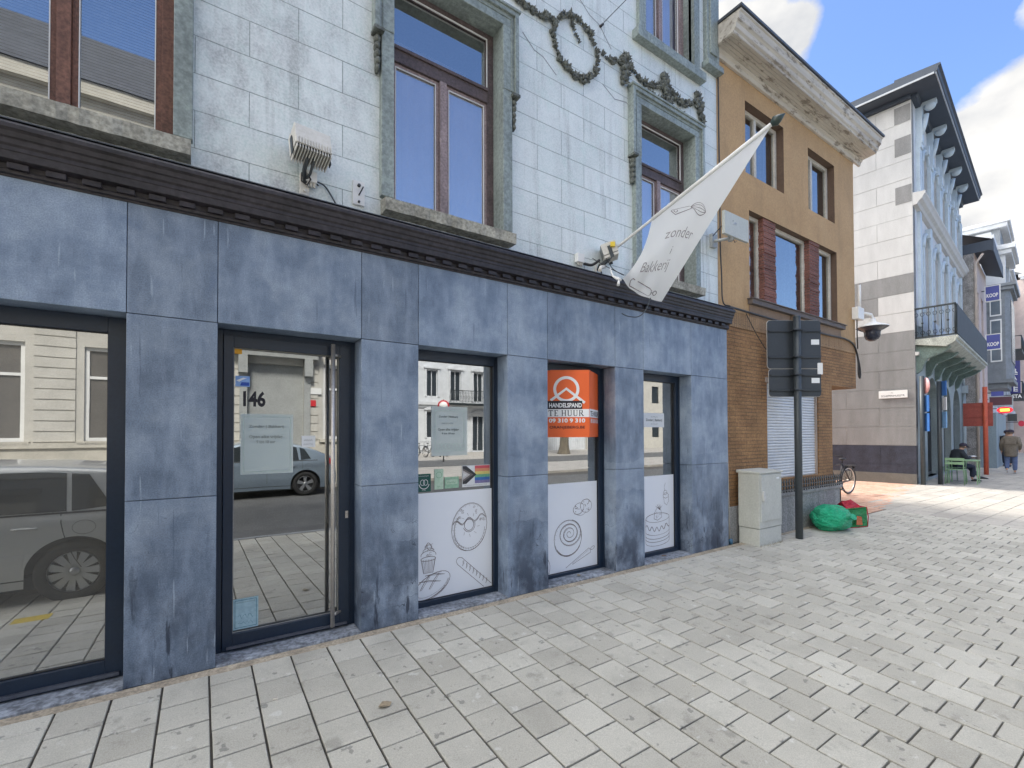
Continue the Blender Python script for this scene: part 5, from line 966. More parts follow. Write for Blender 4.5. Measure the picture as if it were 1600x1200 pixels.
s=MB(); s.box(1.85,5.75,-1.1,0,9.6,9.8); s.box(1.75,5.85,-1.2,0,9.8,9.95); obj('bay_cornice',s,GB,by,local=True); s=MB(); s.box(1.85,5.7,-1.05,0,4.4,4.6); s.box(2.1,5.5,-.8,0,4.1,4.4); obj('bay_base',s,GB,by,local=True)
s=MB(); s.box(2.0,2.5,-.8,0,9.95,11.6); s.box(5.1,5.6,-.8,0,9.95,11.6); s.box(1.8,5.8,-1.05,0,11.6,11.85); s.box(1.7,5.9,-1.2,0,11.85,12.1); s.box(2.5,5.1,-.7,0,9.95,11.6,1); obj('upper_cornice',s,[WC,GB],h3,local=True)
s=MB(); s.box(3.5,7.5,-.55,3,12.1,13.6,1); s.box(3.3,7.7,-.85,3,13.6,13.85); s.box(3.2,7.8,-.95,3,13.85,14.05); s.box(-.1,9,-.5,.2,12.0,12.25); s.box(-.1,9,-.4,.2,12.25,12.4); obj('dormer',s,[WC,GB],h3,local=True)
# --- farther houses
def far_house(u,v,w,h,wallm,label,nw=3,bal=False):
    t=wthing('terraced_house',label,'house',u,v,0,'terraced houses far down the street'); holes=[]
    fl_=int((h-3.2)//3.2)
    for j in range(fl_):
        for i in range(nw): a=w*(i+.28)/nw; holes.append((a,a+w/nw*.42,3.9+3.1*j,6.0+3.1*j))
    holes.append((.4,w-.4,.3,2.8)); s=MB(); s.wall(0,w,0,h,0,holes,.2); s.shell(0,w,0,8,0,h); obj('wall',s,wallm,t,local=True)
    for a,b,c,d in holes: s=MB(); s.quad((a,.15,c),(b,.15,c),(b,.15,d),(a,.15,d)); obj('window',s,mat('dark_pane',(.04,.05,.06),.1),t,local=True)
    s=MB(); s.box(-.1,w+.1,-.35,.2,h,h+.2); s.box(-.15,w+.15,-.5,.3,h+.2,h+.45); obj('cornice',s,WC,t,local=True); s=MB(); s.box(0,w,-.12,.0,3.0,3.25); obj('shop_fascia',s,WC,t,local=True)
    s=MB(); s.add([(0,0,h+.46),(w,0,h+.46),(w,4,h+2.6),(0,4,h+2.6),(w,8,h+.4),(0,8,h+.4)],[(0,1,2,3),(3,2,4,5),(0,3,5),(1,4,2)]); obj('roof',s,ZINC,t,local=True)
    if bal:
        for j in (0,1):
            s=MB(); s.box(.8,w-2,-.8,0,4.0+3.1*j,4.15+3.1*j)
            for k in range(14): s.tube([(.8+k*(w-2.8)/13,-.78,4.15+3.1*j),(.8+k*(w-2.8)/13,-.78,5.0+3.1*j)],.02,4)
            s.box(.8,w-2,-.8,-.74,5.0+3.1*j,5.06+3.1*j); s.tube([(.8,-.78,5.03+3.1*j),(.8,0,5.03+3.1*j)],.03,5); obj('balcony',s,IRON,t,local=True)
    return t
far_house(26.5,-.55,9,12.2,WP,'white terraced house with two iron balconies beyond the bay window',3,True); far_house(36,-1.25,9,13.8,PINK,'pale pink terraced house beyond the balconies',3); far_house(45.5,-2.2,12,13,WC,'grey white terraced house near the end of the visible street',4); far_house(58,-3.6,14,12,GREYST,'grey stone terraced house second from the street end',4); far_house(72.5,-6,16,12,PINK,'last pink terraced house where the street closes',4)
far_house(89,-14,10,12,DBASE,'dark blue house facing up the street at its far end',3)
# --- hanging shop signs
def hsign(name,label,u,v0,v1,z0,z1,m,texts,lm,th=.08,frame=None,oval=False,cat='sign'):
    t=wthing(name,label,cat,u,0); s=MB(); vc,zc=(v0+v1)/2,(z0+z1)/2; a,b=abs(v1-v0)/2,(z1-z0)/2
    if oval: P=[(vc+a*math.cos(2*PI*k/24),zc+b*math.sin(2*PI*k/24)) for k in range(24)]; n=24; s.add([(0,p[0],p[1]) for p in P]+[(th,p[0],p[1]) for p in P],[tuple(range(n)),tuple(range(n,2*n))]+[(i,(i+1)%n,n+(i+1)%n,n+i) for i in range(n)])
    else: s.box(0,th,vc-a,vc+a,z0,z1)
    obj('panel',s,m,t,local=True)
    if frame: s=MB(); s.box(-.01,th+.01,vc-a-.04,vc-a,z0-.04,z1+.04); s.box(-.01,th+.01,vc+a,vc+a+.04,z0-.04,z1+.04); s.box(-.01,th+.01,vc-a,vc+a,z0-.04,z0); s.box(-.01,th+.01,vc-a,vc+a,z1,z1+.04); obj('sign_frame',s,frame,t,local=True)
    for body,size,vv,zz,w in texts:
        s=MB(); text(s,body,size,(-.006,vv,zz),ex=(0,-1,0),width=w,bold=size*.03); obj('lettering',s,lm,t,local=True)
    s=MB(); s.tube([(th/2,vc+a,zc+b*.5),(th/2,.3,zc+b*.5)],.025,5); obj('bracket',s,DGREY,t,local=True); return t
BLU=mat('sign_blue',(.05,.07,.32),.4,bump=0); 
hsign('shop_sign','upper square blue hanging shop sign',14,-.60,-1.07,8.12,8.83,BLU,[('KOOP',.25,-.62,8.30,.40)],LETW,frame=WHITE); hsign('shop_sign','lower square blue hanging shop sign under the bay window',14,-.60,-1.07,5.72,6.43,BLU,[('KOOP',.25,-.62,5.88,.40)],LETW,frame=WHITE)
t=hsign('tall_shop_sign','tall vertical dark blue hanging sign with white letters',24,-.92,-1.36,4.05,6.1,mat('sign_navy',(.03,.035,.20),.4,bump=0),[],LETW,.3)
for k,ch in enumerate('RFALLE'): s=MB(); text(s,ch,.36,(-.006,-1.04,5.36-.235*k),ex=(0,-1,0),width=.19,bold=.010); obj('lettering',s,LETW,t,local=True)
hsign('shop_sign','small black shop sign reading STA below the tall blue sign',23.8,-.96,-1.5,3.66,4.05,mat('sign_black',(.02,.025,.04),.4,bump=0),[('STA',.30,-1.0,3.76,.42)],LETW)
hsign('led_sign','dark red LED display sign in a pale frame',15,-.60,-1.38,2.98,3.40,mat('sign_maroon',(.07,.012,.03),.35,bump=0),[],m_emit('led_red',(.35,.02,.05),.25),frame=LBL)
hsign('oval_sign','lit red and yellow oval shop sign under the LED display',20,-.55,-1.20,2.72,3.08,m_emit('oval_red',(.75,.02,.03),.25),[],LETW,oval=True)
s=MB(); o_=bpy.data.objects['oval_sign']; s.box(-.02,-.005,-1.06,-.69,2.83,2.97); yy=obj('yellow_panel',s,m_emit('oval_yellow',(1,.62,.05),.6),o_,local=True)
PKS=mat('sign_pink',(.62,.12,.20),.4,bump=0); hsign('round_sign','upper round pink shop sign low in the far street',24,-.28,-.62,2.55,2.87,PKS,[],LETW,oval=True); hsign('round_sign','lower round pink shop sign low in the far street',24,-.28,-.62,2.2,2.50,PKS,[],LETW,oval=True); hsign('black_shop_sign','square black hanging sign above the walking man',24,-.78,-1.19,2.32,2.77,DGREY,[],LETW); hsign('round_sign','small red round sign right of the black hanging sign',27,-1.12,-1.42,2.0,2.4,mat('sign_red',(.6,.02,.06),.4,bump=0),[],LETW,oval=True)
hsign('shop_sign','small blue and white striped sign above the LED display',15,-.66,-1.1,3.45,3.68,BLU,[],LETW)
# dark shop awning panels along far pavement
s=MB(); s.box(0,6,-.6,0,0,2.5); tag(obj('market_booth',s,mat('blue_grey_shutter',(.20,.26,.30),.6,0,.2,2,30,.1,streak=True)),'blue grey boarded shop booth behind the red sign post','booth'); bpy.data.objects['market_booth'].location=wpt(11.2,-.45); bpy.data.objects['market_booth'].rotation_euler=(0,0,WA)
# --- posts on the corner
def parking_post(name,label,x,y,plates,h):
    t=thing(name,label,'road sign',(x,y,0),R(8),'parking sign posts at the corner'); s=MB(); s.tube([(0,0,-.1),(0,0,h)],.06,12); obj('post',s,DGREY,t,local=True)
    for z0,z1,m_,r_ in plates:
        s=MB()
        if r_: zc=(z0+z1)/2; rr=(z1-z0)/2; P=[(.11+.02,rr*math.cos(2*PI*k/20),zc+rr*math.sin(2*PI*k/20)) for k in range(20)]; s.add([(.09+.004*0,-.02+p[1]*.12+.0,p[2]) for p in P]+[(.09,p[1]+.0,p[2]) for p in P],[tuple(range(20)),tuple(range(20,40))]); s=MB(); s.lathe([(0,0),(rr,0),(rr,.02),(0,.02)],(.08,0,zc),'x',20)
        else: s.box(.08,.10,-.2,.2,z0,z1)
        p=obj('sign_plate',s,m_,t,local=True); p.rotation_euler=(0,0,R(-60)); 
    return t
PB=mat('parking_blue',(.05,.16,.45),.4,bump=0); PW=mat('plate_white',(.7,.72,.72),.5,bump=0)
parking_post('sign_post','grey post with round sign and long blue plate at the townhouse corner',18.46,1.02,[(2.8,3.3,mat('sign_back_pink',(.65,.35,.36),.5),True),(2.25,2.75,PB,False),(1.65,2.2,PB,False)],3.35)
parking_post('sign_post','grey post with blue and white parking plates beside the green chair',19.05,.76,[(2.75,3.2,PB,False),(2.3,2.7,PW,False),(1.75,2.25,mat('plate_light_blue',(.22,.42,.68),.5,bump=0),False)],3.2)
t=thing('red_sign_post','red painted sign post with red board seen from behind','road sign',tuple(wpt(6.4,-1.05)),WA); s=MB(); s.tube([(0,0,-.1),(0,0,3.35)],.07,10); obj('post',s,mat('faded_red',(.48,.09,.045),.6,0,.2),t,local=True)
s=MB(); s.box(.06,.09,-.2,.62,1.85,2.75); 
for z in (1.95,2.2,2.6): s.box(.03,.06,-.2,.62,z,z+.04)
obj('sign_board',s,mat('dull_red',(.30,.06,.045),.6,0,.2),t,local=True)
# --- cafe chair and table
GRN2=mat('sage_green_paint',(.20,.34,.20),.55,0,.12)
def cafe_chair(loc,rz,label):
    t=thing('cafe_chair',label,'chair',loc,rz,'green cafe chairs'); 
    for x,y,h in ((-.2,-.19,.46),(.2,-.19,.46),(-.2,.2,.82),(.2,.2,.82)): s=MB(); s.tube([(x*1.1,y*1.1,0),(x,y,.45),(x,y*1.12 if h>.5 else y,h)],.014,6); obj('leg',s,GRN2,t,local=True)
    s=MB()
    for k in range(6): s.box(-.22,.22,-.2+.068*k,-.145+.068*k,.45,.468)
    obj('seat',s,GRN2,t,local=True)
    s=MB(); s.box(-.22,.22,.215,.235,.62,.70); s.box(-.22,.22,.22,.24,.74,.82); obj('backrest',s,GRN2,t,local=True); return t
cafe_chair((19.55,.52,.0),R(97),'sage green slatted cafe chair beside the second grey post'); ch2=cafe_chair((22.2,-.95,-.03),R(-80),'green cafe chair at the right edge of the view')
t=thing('cafe_table','sage green square cafe table between chair and seated man','table',(20.15,.45,0),R(7)); s=MB(); s.box(-.36,.36,-.36,.36,.715,.74); obj('tabletop',s,GRN2,t,local=True,bevel=.004)
for x in (-1,1):
    for y in (-1,1): s=MB(); s.box(x*.32-.015,x*.32+.015,y*.32-.015,y*.32+.015,0,.715); obj('leg',s,GRN2,t,local=True)
# ------------------------------------------------------------------ people
SKIN=mat('skin',(.45,.27,.19),.5,0,.08,bump=0)
def skinned(name,joints,bones,m,parent,sub=2):
    me=bpy.data.meshes.new(name); me.from_pydata([j[0] for j in joints],bones,[]); me.materials.append(m); o=bpy.data.objects.new(name,me); sc.collection.objects.link(o)
    md=o.modifiers.new('skin','SKIN'); md.use_smooth_shade=True
    for i,j in enumerate(joints): r=j[1]; me.skin_vertices[0].data[i].radius=(r,r) if not hasattr(r,'__len__') else r
    me.skin_vertices[0].data[0].use_root=True; sb_=o.modifiers.new('s','SUBSURF'); sb_.levels=sub; sb_.render_levels=sub; dg=bpy.context.evaluated_depsgraph_get(); m2=bpy.data.meshes.new_from_object(o.evaluated_get(dg)); o.modifiers.clear(); o.data=m2; bpy.data.meshes.remove(me)
    for p in m2.polygons: p.use_smooth=True
    o.parent=parent; return o
def person(loc,rz,label,J,coat,trou,shoe,hat,hair):
    """J: dict of joint positions"""
    t=thing('person',label,'person',loc,rz)
    g_=lambda k:J[k]
    j=[(g_('pelvis'),.11),(g_('waist'),(.12,.10)),(g_('chest'),(.16,.12)),(g_('neckb'),.06),(g_('neck'),.052),(g_('head'),.085),(g_('crown'),.07),
       (g_('shL'),.07),(g_('elL'),.045),(g_('wrL'),.03),(g_('shR'),.07),(g_('elR'),.045),(g_('wrR'),.03),
       (g_('hipL'),.09),(g_('knL'),.06),(g_('anL'),.03),(g_('hipR'),.09),(g_('knR'),.06),(g_('anR'),.03),(g_('toL'),.012),(g_('toR'),.012)]
    b=[(0,1),(1,2),(2,3),(3,4),(4,5),(5,6),(2,7),(7,8),(8,9),(2,10),(10,11),(11,12),(0,13),(13,14),(14,15),(15,19),(0,16),(16,17),(17,18),(18,20)]
    # hands with fingers
    for side,w_ in (('L',9),('R',12)):
        W=Vector(g_('wr'+side)); D=Vector(g_('hd'+side)).normalized(); S=Vector(g_('hs'+side)).normalized(); base=len(j); j.append((tuple(W+D*.05),(.032,.018))); b.append((w_,base))
        for k in range(4): q=W+D*.085+S*(k-1.5)*.019; a=len(j); j.append((tuple(q),.009)); j.append((tuple(q+D*(.035-.004*abs(k-1.3))+Vector((0,0,-.008))),.008)); j.append((tuple(q+D*(.055-.006*abs(k-1.3))+Vector((0,0,-.022))),.007)); b+=[(base,a),(a,a+1),(a+1,a+2)]
        a=len(j); j.append((tuple(W+D*.04-S*.035),.010)); j.append((tuple(W+D*.07-S*.045),.008)); b+=[(base,a),(a,a+1)]
    skinned('body',j,b,SKIN,t)
    cj=[(g_('pelvis'),J.get('hem',.17)),(g_('waist'),(.185,.15)),(g_('chest'),(.21,.17)),(g_('neckb'),.09),(g_('shL'),.095),(g_('elL'),.072),(g_('wrL'),.05),(g_('shR'),.095),(g_('elR'),.072),(g_('wrR'),.05)]
    if 'hemz' in J: cj.append((g_('hemz'),(.235,.20)))
    cb_=[(0,1),(1,2),(2,3),(2,4),(4,5),(5,6),(2,7),(7,8),(8,9)]+([(0,10)] if 'hemz' in J else [])
    skinned('coat',cj,cb_,coat,t)
    tj=[(g_('pelvis'),.13),(g_('hipL'),.11),(g_('knL'),.082),(tuple(Vector(g_('anL')).lerp(Vector(g_('knL')),.12)),.068),(g_('hipR'),.11),(g_('knR'),.082),(tuple(Vector(g_('anR')).lerp(Vector(g_('knR')),.12)),.068)]
    skinned('trousers',tj,[(0,1),(1,2),(2,3),(0,4),(4,5),(5,6)],trou,t)
    for sd in 'LR':
        a=Vector(g_('an'+sd)); q=Vector(g_('to'+sd)); d=(q-a); d.z=0; d.normalize(); s=MB(); c=(a+q)/2+Vector((0,0,-.01)); n=12; prof=[(-.12,.038,.05),(-.08,.045,.09),(-.02,.044,.085),(.05,.048,.06),(.11,.044,.045),(.15,.025,.03)]; vs=[]; sd_=Vector((-d.y,d.x,0)); 
        for x,wd2,hh2 in prof:
            for k in range(n): A_=2*PI*k/n; vs.append(Vector((c.x,c.y,a.z-.07))+d*(x+.04)+sd_*wd2*math.cos(A_)+Vector((0,0,hh2/2+hh2/2*math.sin(A_))))
        s.add(vs,[(i*n+k,i*n+(k+1)%n,(i+1)*n+(k+1)%n,(i+1)*n+k) for i in range(len(prof)-1) for k in range(n)]+[tuple(range(n)),tuple(range((len(prof)-1)*n,len(prof)*n))],0,True); obj('shoe',s,shoe,t,local=True)
    hd=Vector(g_('head')); f=Vector(J['face']).normalized(); rt_=Vector((-f.y,f.x,0)).normalized()*-1
    s=MB(); 
    s.ball(hd+f*.098+Vector((0,0,-.01)),(.014,.014,.022),8,5); s.ball(hd+rt_*.088,(.014,.02,.03),8,5); s.ball(hd-rt_*.088,(.014,.02,.03),8,5); obj('face',s,SKIN,t,local=True)
    s=MB(); 
    for q in (-1,1): s.ball(hd+f*.082+rt_*q*.032+Vector((0,0,.018)),.009,8,5)
    s.ball(hd+f*.088+Vector((0,0,-.045)),(.018,.018,.005),8,4); obj('eyes_and_mouth',s,mat('dark_feature',(.06,.03,.025),.6),t,local=True)
    s=MB(); s.ball(hd+Vector((0,0,.012))-f*.012,(.095,.095,.085),14,8,0,.03); obj('hair',s,hair,t,local=True)
    s=MB(); s.ball(hd+Vector((0,0,.045))-f*.005,(.104,.104,.082),16,8); 
    if J.get('peak'): s.add([hd+f*.09+rt_*.07+Vector((0,0,.05)),hd+f*.09-rt_*.07+Vector((0,0,.05)),hd+f*.165-rt_*.05+Vector((0,0,.032)),hd+f*.165+rt_*.05+Vector((0,0,.032)),hd+f*.09+rt_*.07+Vector((0,0,.062)),hd+f*.09-rt_*.07+Vector((0,0,.062))],[(0,1,2,3),(4,3,2,5),(0,3,4),(1,5,2)])
    obj('hat',s,hat,t,local=True); return t
OLIVE=mat('olive_grey_jacket',(.15,.13,.105),.85,0,.25,9,60,.5); JEANS=mat('blue_jeans',(.09,.13,.25),.85,0,.2,9,90,.3); DKC=mat('black_coat',(.022,.027,.036),.85,0,.2); DKT=mat('navy_trousers',(.02,.028,.05),.85); CAPM=mat('dark_cap',(.03,.025,.045),.8); HAIR=mat('grey_brown_hair',(.12,.09,.07),.8); SHW=mat('grey_trainers',(.45,.45,.45),.6)
# walker seen from behind, facing +x (local +x is ahead)
Jw=dict(pelvis=(0,0,.93),waist=(.02,0,1.08),chest=(.04,0,1.32),neckb=(.07,0,1.46),neck=(.09,0,1.50),head=(.13,0,1.60),crown=(.13,0,1.66),shL=(.03,.17,1.37),elL=(-.02,.25,1.12),wrL=(.10,.25,.90),shR=(.03,-.17,1.37),elR=(-.04,-.25,1.12),wrR=(.14,-.23,.95),hipL=(0,.09,.88),knL=(.02,.10,.50),anL=(-.22,.10,.17),toL=(-.12,.10,.06),hipR=(0,-.09,.88),knR=(.10,-.10,.48),anR=(.10,-.10,.085),toR=(.24,-.10,.04),hdL=(.3,0,-1),hsL=(1,0,0),hdR=(.5,0,-1),hsR=(1,0,0),face=(1,0,-.1),hem=(.235,.20),hemz=(0,0,.66))
person((26.0,.36,-.005),WA,'man walking away in olive grey jacket, blue jeans and dark cap',Jw,OLIVE,JEANS,SHW,CAPM,HAIR)
Js=dict(pelvis=(0,0,.52),waist=(.02,0,.66),chest=(.10,0,.90),neckb=(.18,0,1.02),neck=(.21,0,1.06),head=(.27,0,1.14),crown=(.26,0,1.20),shL=(.10,.19,.96),elL=(.20,.25,.76),wrL=(.40,.12,.80),shR=(.10,-.19,.96),elR=(.20,-.25,.76),wrR=(.40,-.10,.80),hipL=(.04,.10,.50),knL=(.46,.12,.52),anL=(.74,.10,.14),toL=(.90,.10,.09),hipR=(.04,-.10,.50),knR=(.46,-.12,.50),anR=(.42,-.12,.08),toR=(.57,-.12,.04),hdL=(1,-.3,.1),hsL=(.3,1,0),hdR=(1,.3,.1),hsR=(-.3,1,0),face=(1,-.05,-.45),hem=(.18,.17),peak=True)
person((20.75,.82,0),R(-46),'seated man in black coat and cap reading by the green table',Js,DKC,DKT,BLACK,CAPM,HAIR)
t=cafe_chair((20.75,.82,0),R(-136),'green chair the reading man sits on'); 
s=MB(); s.add([(0,-.18,0),(.28,-.18,.02),(.28,0,0),(0,0,.0),(.28,.18,.02),(0,.18,0)],[(0,1,2,3),(3,2,4,5)]); bk_=obj('magazine',s,PAPER); bk_.location=(21.02,.53,.82); bk_.rotation_euler=(0,0,R(-46)); tag(bk_,'open magazine held by the seated man','magazine')
# people far in the street
Jf=dict(Jw); Jf['knL']=(.08,.1,.5); Jf['anL']=(.16,.1,.09); Jf['toL']=(.3,.1,.04); Jf['anR']=(-.1,-.1,.10); Jf['toR']=(.04,-.1,.05)
person((31.5,1.35,0),WA+PI,'far pedestrian in dark coat coming up the street by the walls',Jf,DKC,DKT,BLACK,CAPM,HAIR)
# ------------------------------------------------------------------ the other side of the street (seen in the glass)
CRM=mat('cream_render',(.52,.50,.45),.85,0,.1,2,40,.1); CRG=mat('cream_stone_trim',(.50,.47,.40),.8); GREYD=mat('grey_doorway',(.33,.34,.33),.8)
ca=thing('cream_house_opposite','long cream rusticated house across the road mirrored in the shop glass','house',(-8,-12,-.02),PI)
def rust(mb,x0,x1,z0,z1,y,holes,d=.12,step=.27):
    mb.wall(x0,x1,z0,z1,y,holes,d)
# local x = -(world x - (-8)) ; local y = -(world y +12)
lx=lambda X:-(X+8)
W1=[(-2.55,-1.45),(-4.75,-3.65),(-6.95,-5.85),(-9.2,-8.1),(-11.5,-10.4),(-14,-12.9),(-16.5,-15.4),(3.35,4.35)]
holes=[(lx(b),lx(a),1.47,3.95) for a,b in W1]+[(lx(2.75),lx(1.15),.1,3.85)]
up1=[(lx(b),lx(a),5.6,8.0) for a,b in W1[:-1]+[(3.4,4.35),(1.3,2.4)]]
s=MB(); s.wall(lx(4.6),lx(-20),0,10.6,0,holes+up1,.18); s.shell(lx(4.6),lx(-20),0,9,0,10.6); obj('wall',s,CRM,ca,local=True)
s=MB(); z=1.45
while z<4.8:
    xs_=[lx(4.6)]+sorted([q for h in holes for q in (h[0]-.16,h[1]+.16)])+[lx(-20)]
    for a,b in zip(xs_[::2],xs_[1::2]): s.box(a,b,-.035,-.001,z+.012,z+.255)
    z+=.27
obj('rusticated_course',s,CRM,ca,local=True)
s=MB(); s.box(lx(4.6),lx(2.95),-.08,0,-.02,1.3); s.box(lx(.95),lx(-20),-.08,0,-.02,1.3); s.box(lx(.95),lx(-20),-.14,0,1.3,1.43); s.box(lx(4.6),lx(-20),-.15,0,4.85,5.1); obj('plinth_band',s,CRG,ca,local=True)
for a,b,c,d in holes[:-1]+up1:
    s=MB(); s.frame(a,b,c,d,.08,.15,.09); s.box(a,b,.09,.15,c+(d-c)*.66,c+(d-c)*.66+.07); s.box((a+b)/2-.03,(a+b)/2+.03,.09,.15,c,c+(d-c)*.66); w_=obj('window',s,WHITE,ca,local=True); s=MB(); s.quad((a,.13,c),(b,.13,c),(b,.13,d),(a,.13,d)); obj('pane',s,mat('opposite_pane',(.13,.12,.11),.12),w_,local=True); s=MB(); s.box(a-.12,b+.12,-.14,.1,c-.10,c); obj('sill',s,CRG,w_,local=True)
a,b,c,d=holes[-1]; s=MB(); s.box(a,b,.14,.18,0,d); s.box(a-.2,a,-.09,.0,0,d+.2); s.box(b,b+.2,-.09,0,0,d+.2); s.box(a-.5,b+.5,-.38,0,d+.45,d+.62); s.box(a-.4,b+.4,-.28,0,d+.2,d+.45); s.box(a-.24,a+.0,-.28,0,d-.35,d+.2); s.box(b,b+.24,-.28,0,d-.35,d+.2); obj('door_surround',s,GREYD,ca,local=True)
s=MB(); s.box(lx(4.7),lx(-20),-.45,.1,9.9,10.25); s.box(lx(4.7),lx(-20),-.65,.1,10.25,10.6); obj('eave',s,CRG,ca,local=True)
s=MB(); s.add([(lx(4.7),-.7,10.6),(lx(-20),-.7,10.6),(lx(-20),3.2,14.2),(lx(4.7),3.2,14.2),(lx(-20),9,10.6),(lx(4.7),9,10.6)],[(0,1,2,3),(3,2,4,5),(0,3,5)]); obj('roof',s,m_brick('slate_roof',(.04,.045,.055),(.06,.065,.08),(.025,.027,.035),.4,.25,.01),ca,local=True)
s=MB(); s.box(lx(3.05),lx(2.70),-.02,-.0,0,0); 
s=MB(); s.box(lx(3.30),lx(2.85),-.06,-.04,2.95,3.15); o_=obj('wall_plaque',s,WHITE,ca,local=True); s=MB(); s.box(lx(3.12),lx(2.88),-.07,-.045,2.55,2.75); obj('red_box',s,mat('alarm_red',(.6,.03,.04),.5),ca,local=True)
# pavement on the other side
s=MB(); s.box(-60,4.6,-12,-10.9,-.05,.06); s.box(4.6,80,-12,-10.9,-.05,.06); s.box(4.6,80,-40,-12,-.05,.055); struct('far_pavement',s,mat('far_paving',(.33,.31,.28),.9,0,.2,2,30,.2))
s=MB(); s.box(4,60,-21,-16,.056,.062); struct('cross_road',s,asph)
for k,(x0,z0) in enumerate(((9.5,-24.2),(13,-24.6))):
    pass
wb=thing('white_balcony_house','white ornate house with black balcony mirrored in the first small window','house',(14,-31,0),PI)
lx2=lambda X:-(X-14)
wins=[(15.25,16.25,4.7,6.9),(17.4,18.4,4.4,6.95),(19.6,20.6,4.4,6.95),(21.8,22.8,4.7,6.9),(13.1,14.1,4.7,6.9)]; gw_=[(15.25,16.25,1.3,3.5),(17.4,18.4,1.3,3.5),(19.5,20.7,.1,3.2),(21.8,22.8,1.3,3.5),(13.1,14.1,1.3,3.5)]
hs=[(lx2(b),lx2(a),c,d) for a,b,c,d in wins+gw_+[(a,b,8.2,10) for a,b,_,_ in wins]]
s=MB(); s.wall(lx2(24),lx2(10),0,12,0,hs,.25); s.shell(lx2(24),lx2(10),0,9,0,12); obj('wall',s,WP,wb,local=True)
for a,b,c,d in hs:
    s=MB(); s.frame(a,b,c,d,.12,.2,.07); s.box((a+b)/2-.03,(a+b)/2+.03,.12,.2,c,d); s.box(a-.16,a,-.07,0,c,d+.1); s.box(b,b+.16,-.07,0,c,d+.1); s.box(a-.25,b+.25,-.16,0,d+.1,d+.22); s.prismy([(a-.2,d+.22),(b+.2,d+.22),((a+b)/2,d+.5)],-.14,0); w_=obj('window',s,WP,wb,local=True); s=MB(); s.quad((a,.18,c),(b,.18,c),(b,.18,d),(a,.18,d)); obj('pane',s,mat('dark_pane',(.04,.05,.06),.1),w_,local=True)
s=MB(); s.box(lx2(24),lx2(10),-.25,0,4.0,4.25); s.box(lx2(24),lx2(10),-.12,0,3.8,4.0); s.box(lx2(24.2),lx2(9.8),-.6,0,11.7,12.2); obj('string_course',s,WC,wb,local=True)
s=MB(); s.box(lx2(21.3),lx2(16.9),-1.0,0,4.05,4.2); s.box(lx2(21.3),lx2(16.9),-1.0,-.95,5.2,5.26); x=16.9
while x<21.3: s.tube([(lx2(x),-.97,4.2),(lx2(x),-.97,5.2)],.02,4); s.tube([(lx2(x)-.05,-.97,4.3),(lx2(x)+.06,-.97,4.7),(lx2(x)-.05,-.97,5.1)],.012,4); x+=.14
obj('balcony',s,IRON,wb,local=True)
s=MB(); s.box(24.0,32,-30.4,-30.3,0,2.3); x=24
while x<32: s.box(x,x+.12,-30.3,-30.26,0,2.3); x+=.24
tag(obj('site_hoarding',s,WP),'white corrugated hoarding behind the street tree','fence')
s=MB(); s.box(32.01,60,-34,-30,0,9); s.box(32.01,60,-30.2,-30,9,9.6); 
cs=thing('cream_corner_house','plain cream house beyond the white hoarding','house',(46,-30,0),PI); s=MB(); hh2=[(x,x+1.2,z,z+1.9) for x in (-12,-9,-6,-3,0,3,6,9) for z in (1.2,5)]; s.wall(-14,14,0,9.5,0,hh2,.2); s.shell(-14,14,0,8,0,9.5); obj('wall',s,CRM,cs,local=True)
for a,b,c,d in hh2: s=MB(); s.quad((a,.15,c),(b,.15,c),(b,.15,d),(a,.15,d)); s.frame(a,b,c,d,.1,.14,.06); obj('window',s,mat('dark_pane',(.04,.05,.06),.1),cs,local=True)
# tree
def tree(loc,label,h=11):
    t=thing('street_tree',label,'tree',loc); rnd=random.Random(3); s=MB(); s.tube([(0,0,-.1),(0,0,.15),(.02,0,.6),(.05,.02,2.2),(.0,.08,4.2)],[.62,.48,.36,.30,.24],14); tips=[]
    def br(p,d,l,r,dep):
        q=p+d*l; s.tube([p,p.lerp(q,.5)+Vector((rnd.uniform(-.1,.1),rnd.uniform(-.1,.1),.05)),q],[r,r*.8,r*.6],7,0,False)
        if dep==0: tips.append(q); return
        for _ in range(3): nd=(d+Vector((rnd.uniform(-.8,.8),rnd.uniform(-.8,.8),rnd.uniform(-.1,.5)))).normalized(); br(q,nd,l*.72,r*.55,dep-1)
    for k in range(5): a=2*PI*k/5; br(Vector((0,.05,3.6+.15*k)),Vector((math.cos(a)*.7,math.sin(a)*.7,.9)).normalized(),1.9,.14,2)
    obj('trunk',s,mat('plane_bark',(.14,.12,.09),.95,0,.4,6,30,.6,streak=True),t,local=True); c=MB()
    for q in tips:
        for _ in range(130): p=q+Vector((rnd.gauss(0,.55),rnd.gauss(0,.55),rnd.gauss(.1,.45))); a=Vector((rnd.uniform(-1,1),rnd.uniform(-1,1),rnd.uniform(-1,1))).normalized()*.11; b=a.cross(Vector((rnd.uniform(-1,1),rnd.uniform(-1,1),1))).normalized()*.07; c.add([p-a,p+b,p+a,p-b],[(0,1,2,3)])
    obj('crown',c,mat('tree_leaves',(.07,.11,.03),.7,0,.4,2,10,0),t,local=True)
tree((23.4,-23.4,.0),'plane tree with flared trunk in front of the white hoarding')
for k in range(4): 
    if k==0: b0=bicycle((12.2,-25.6,.06),R(80),'parked bicycle nearest the white ornate house','bicycles parked across the road')
    else: dup(b0,(12.2+.75*k,-25.6-.2*k,.06),R(80+7*k),'parked bicycle %s in the row across the road'%('second from the left','third from the left','rightmost')[k-1])
t=thing('no_entry_sign','round red rimmed white sign on a post across the road','road sign',(11.3,-19.5,.05),R(25)); s=MB(); s.tube([(0,0,0),(0,0,3.5)],.035,8); obj('post',s,DGREY,t,local=True)
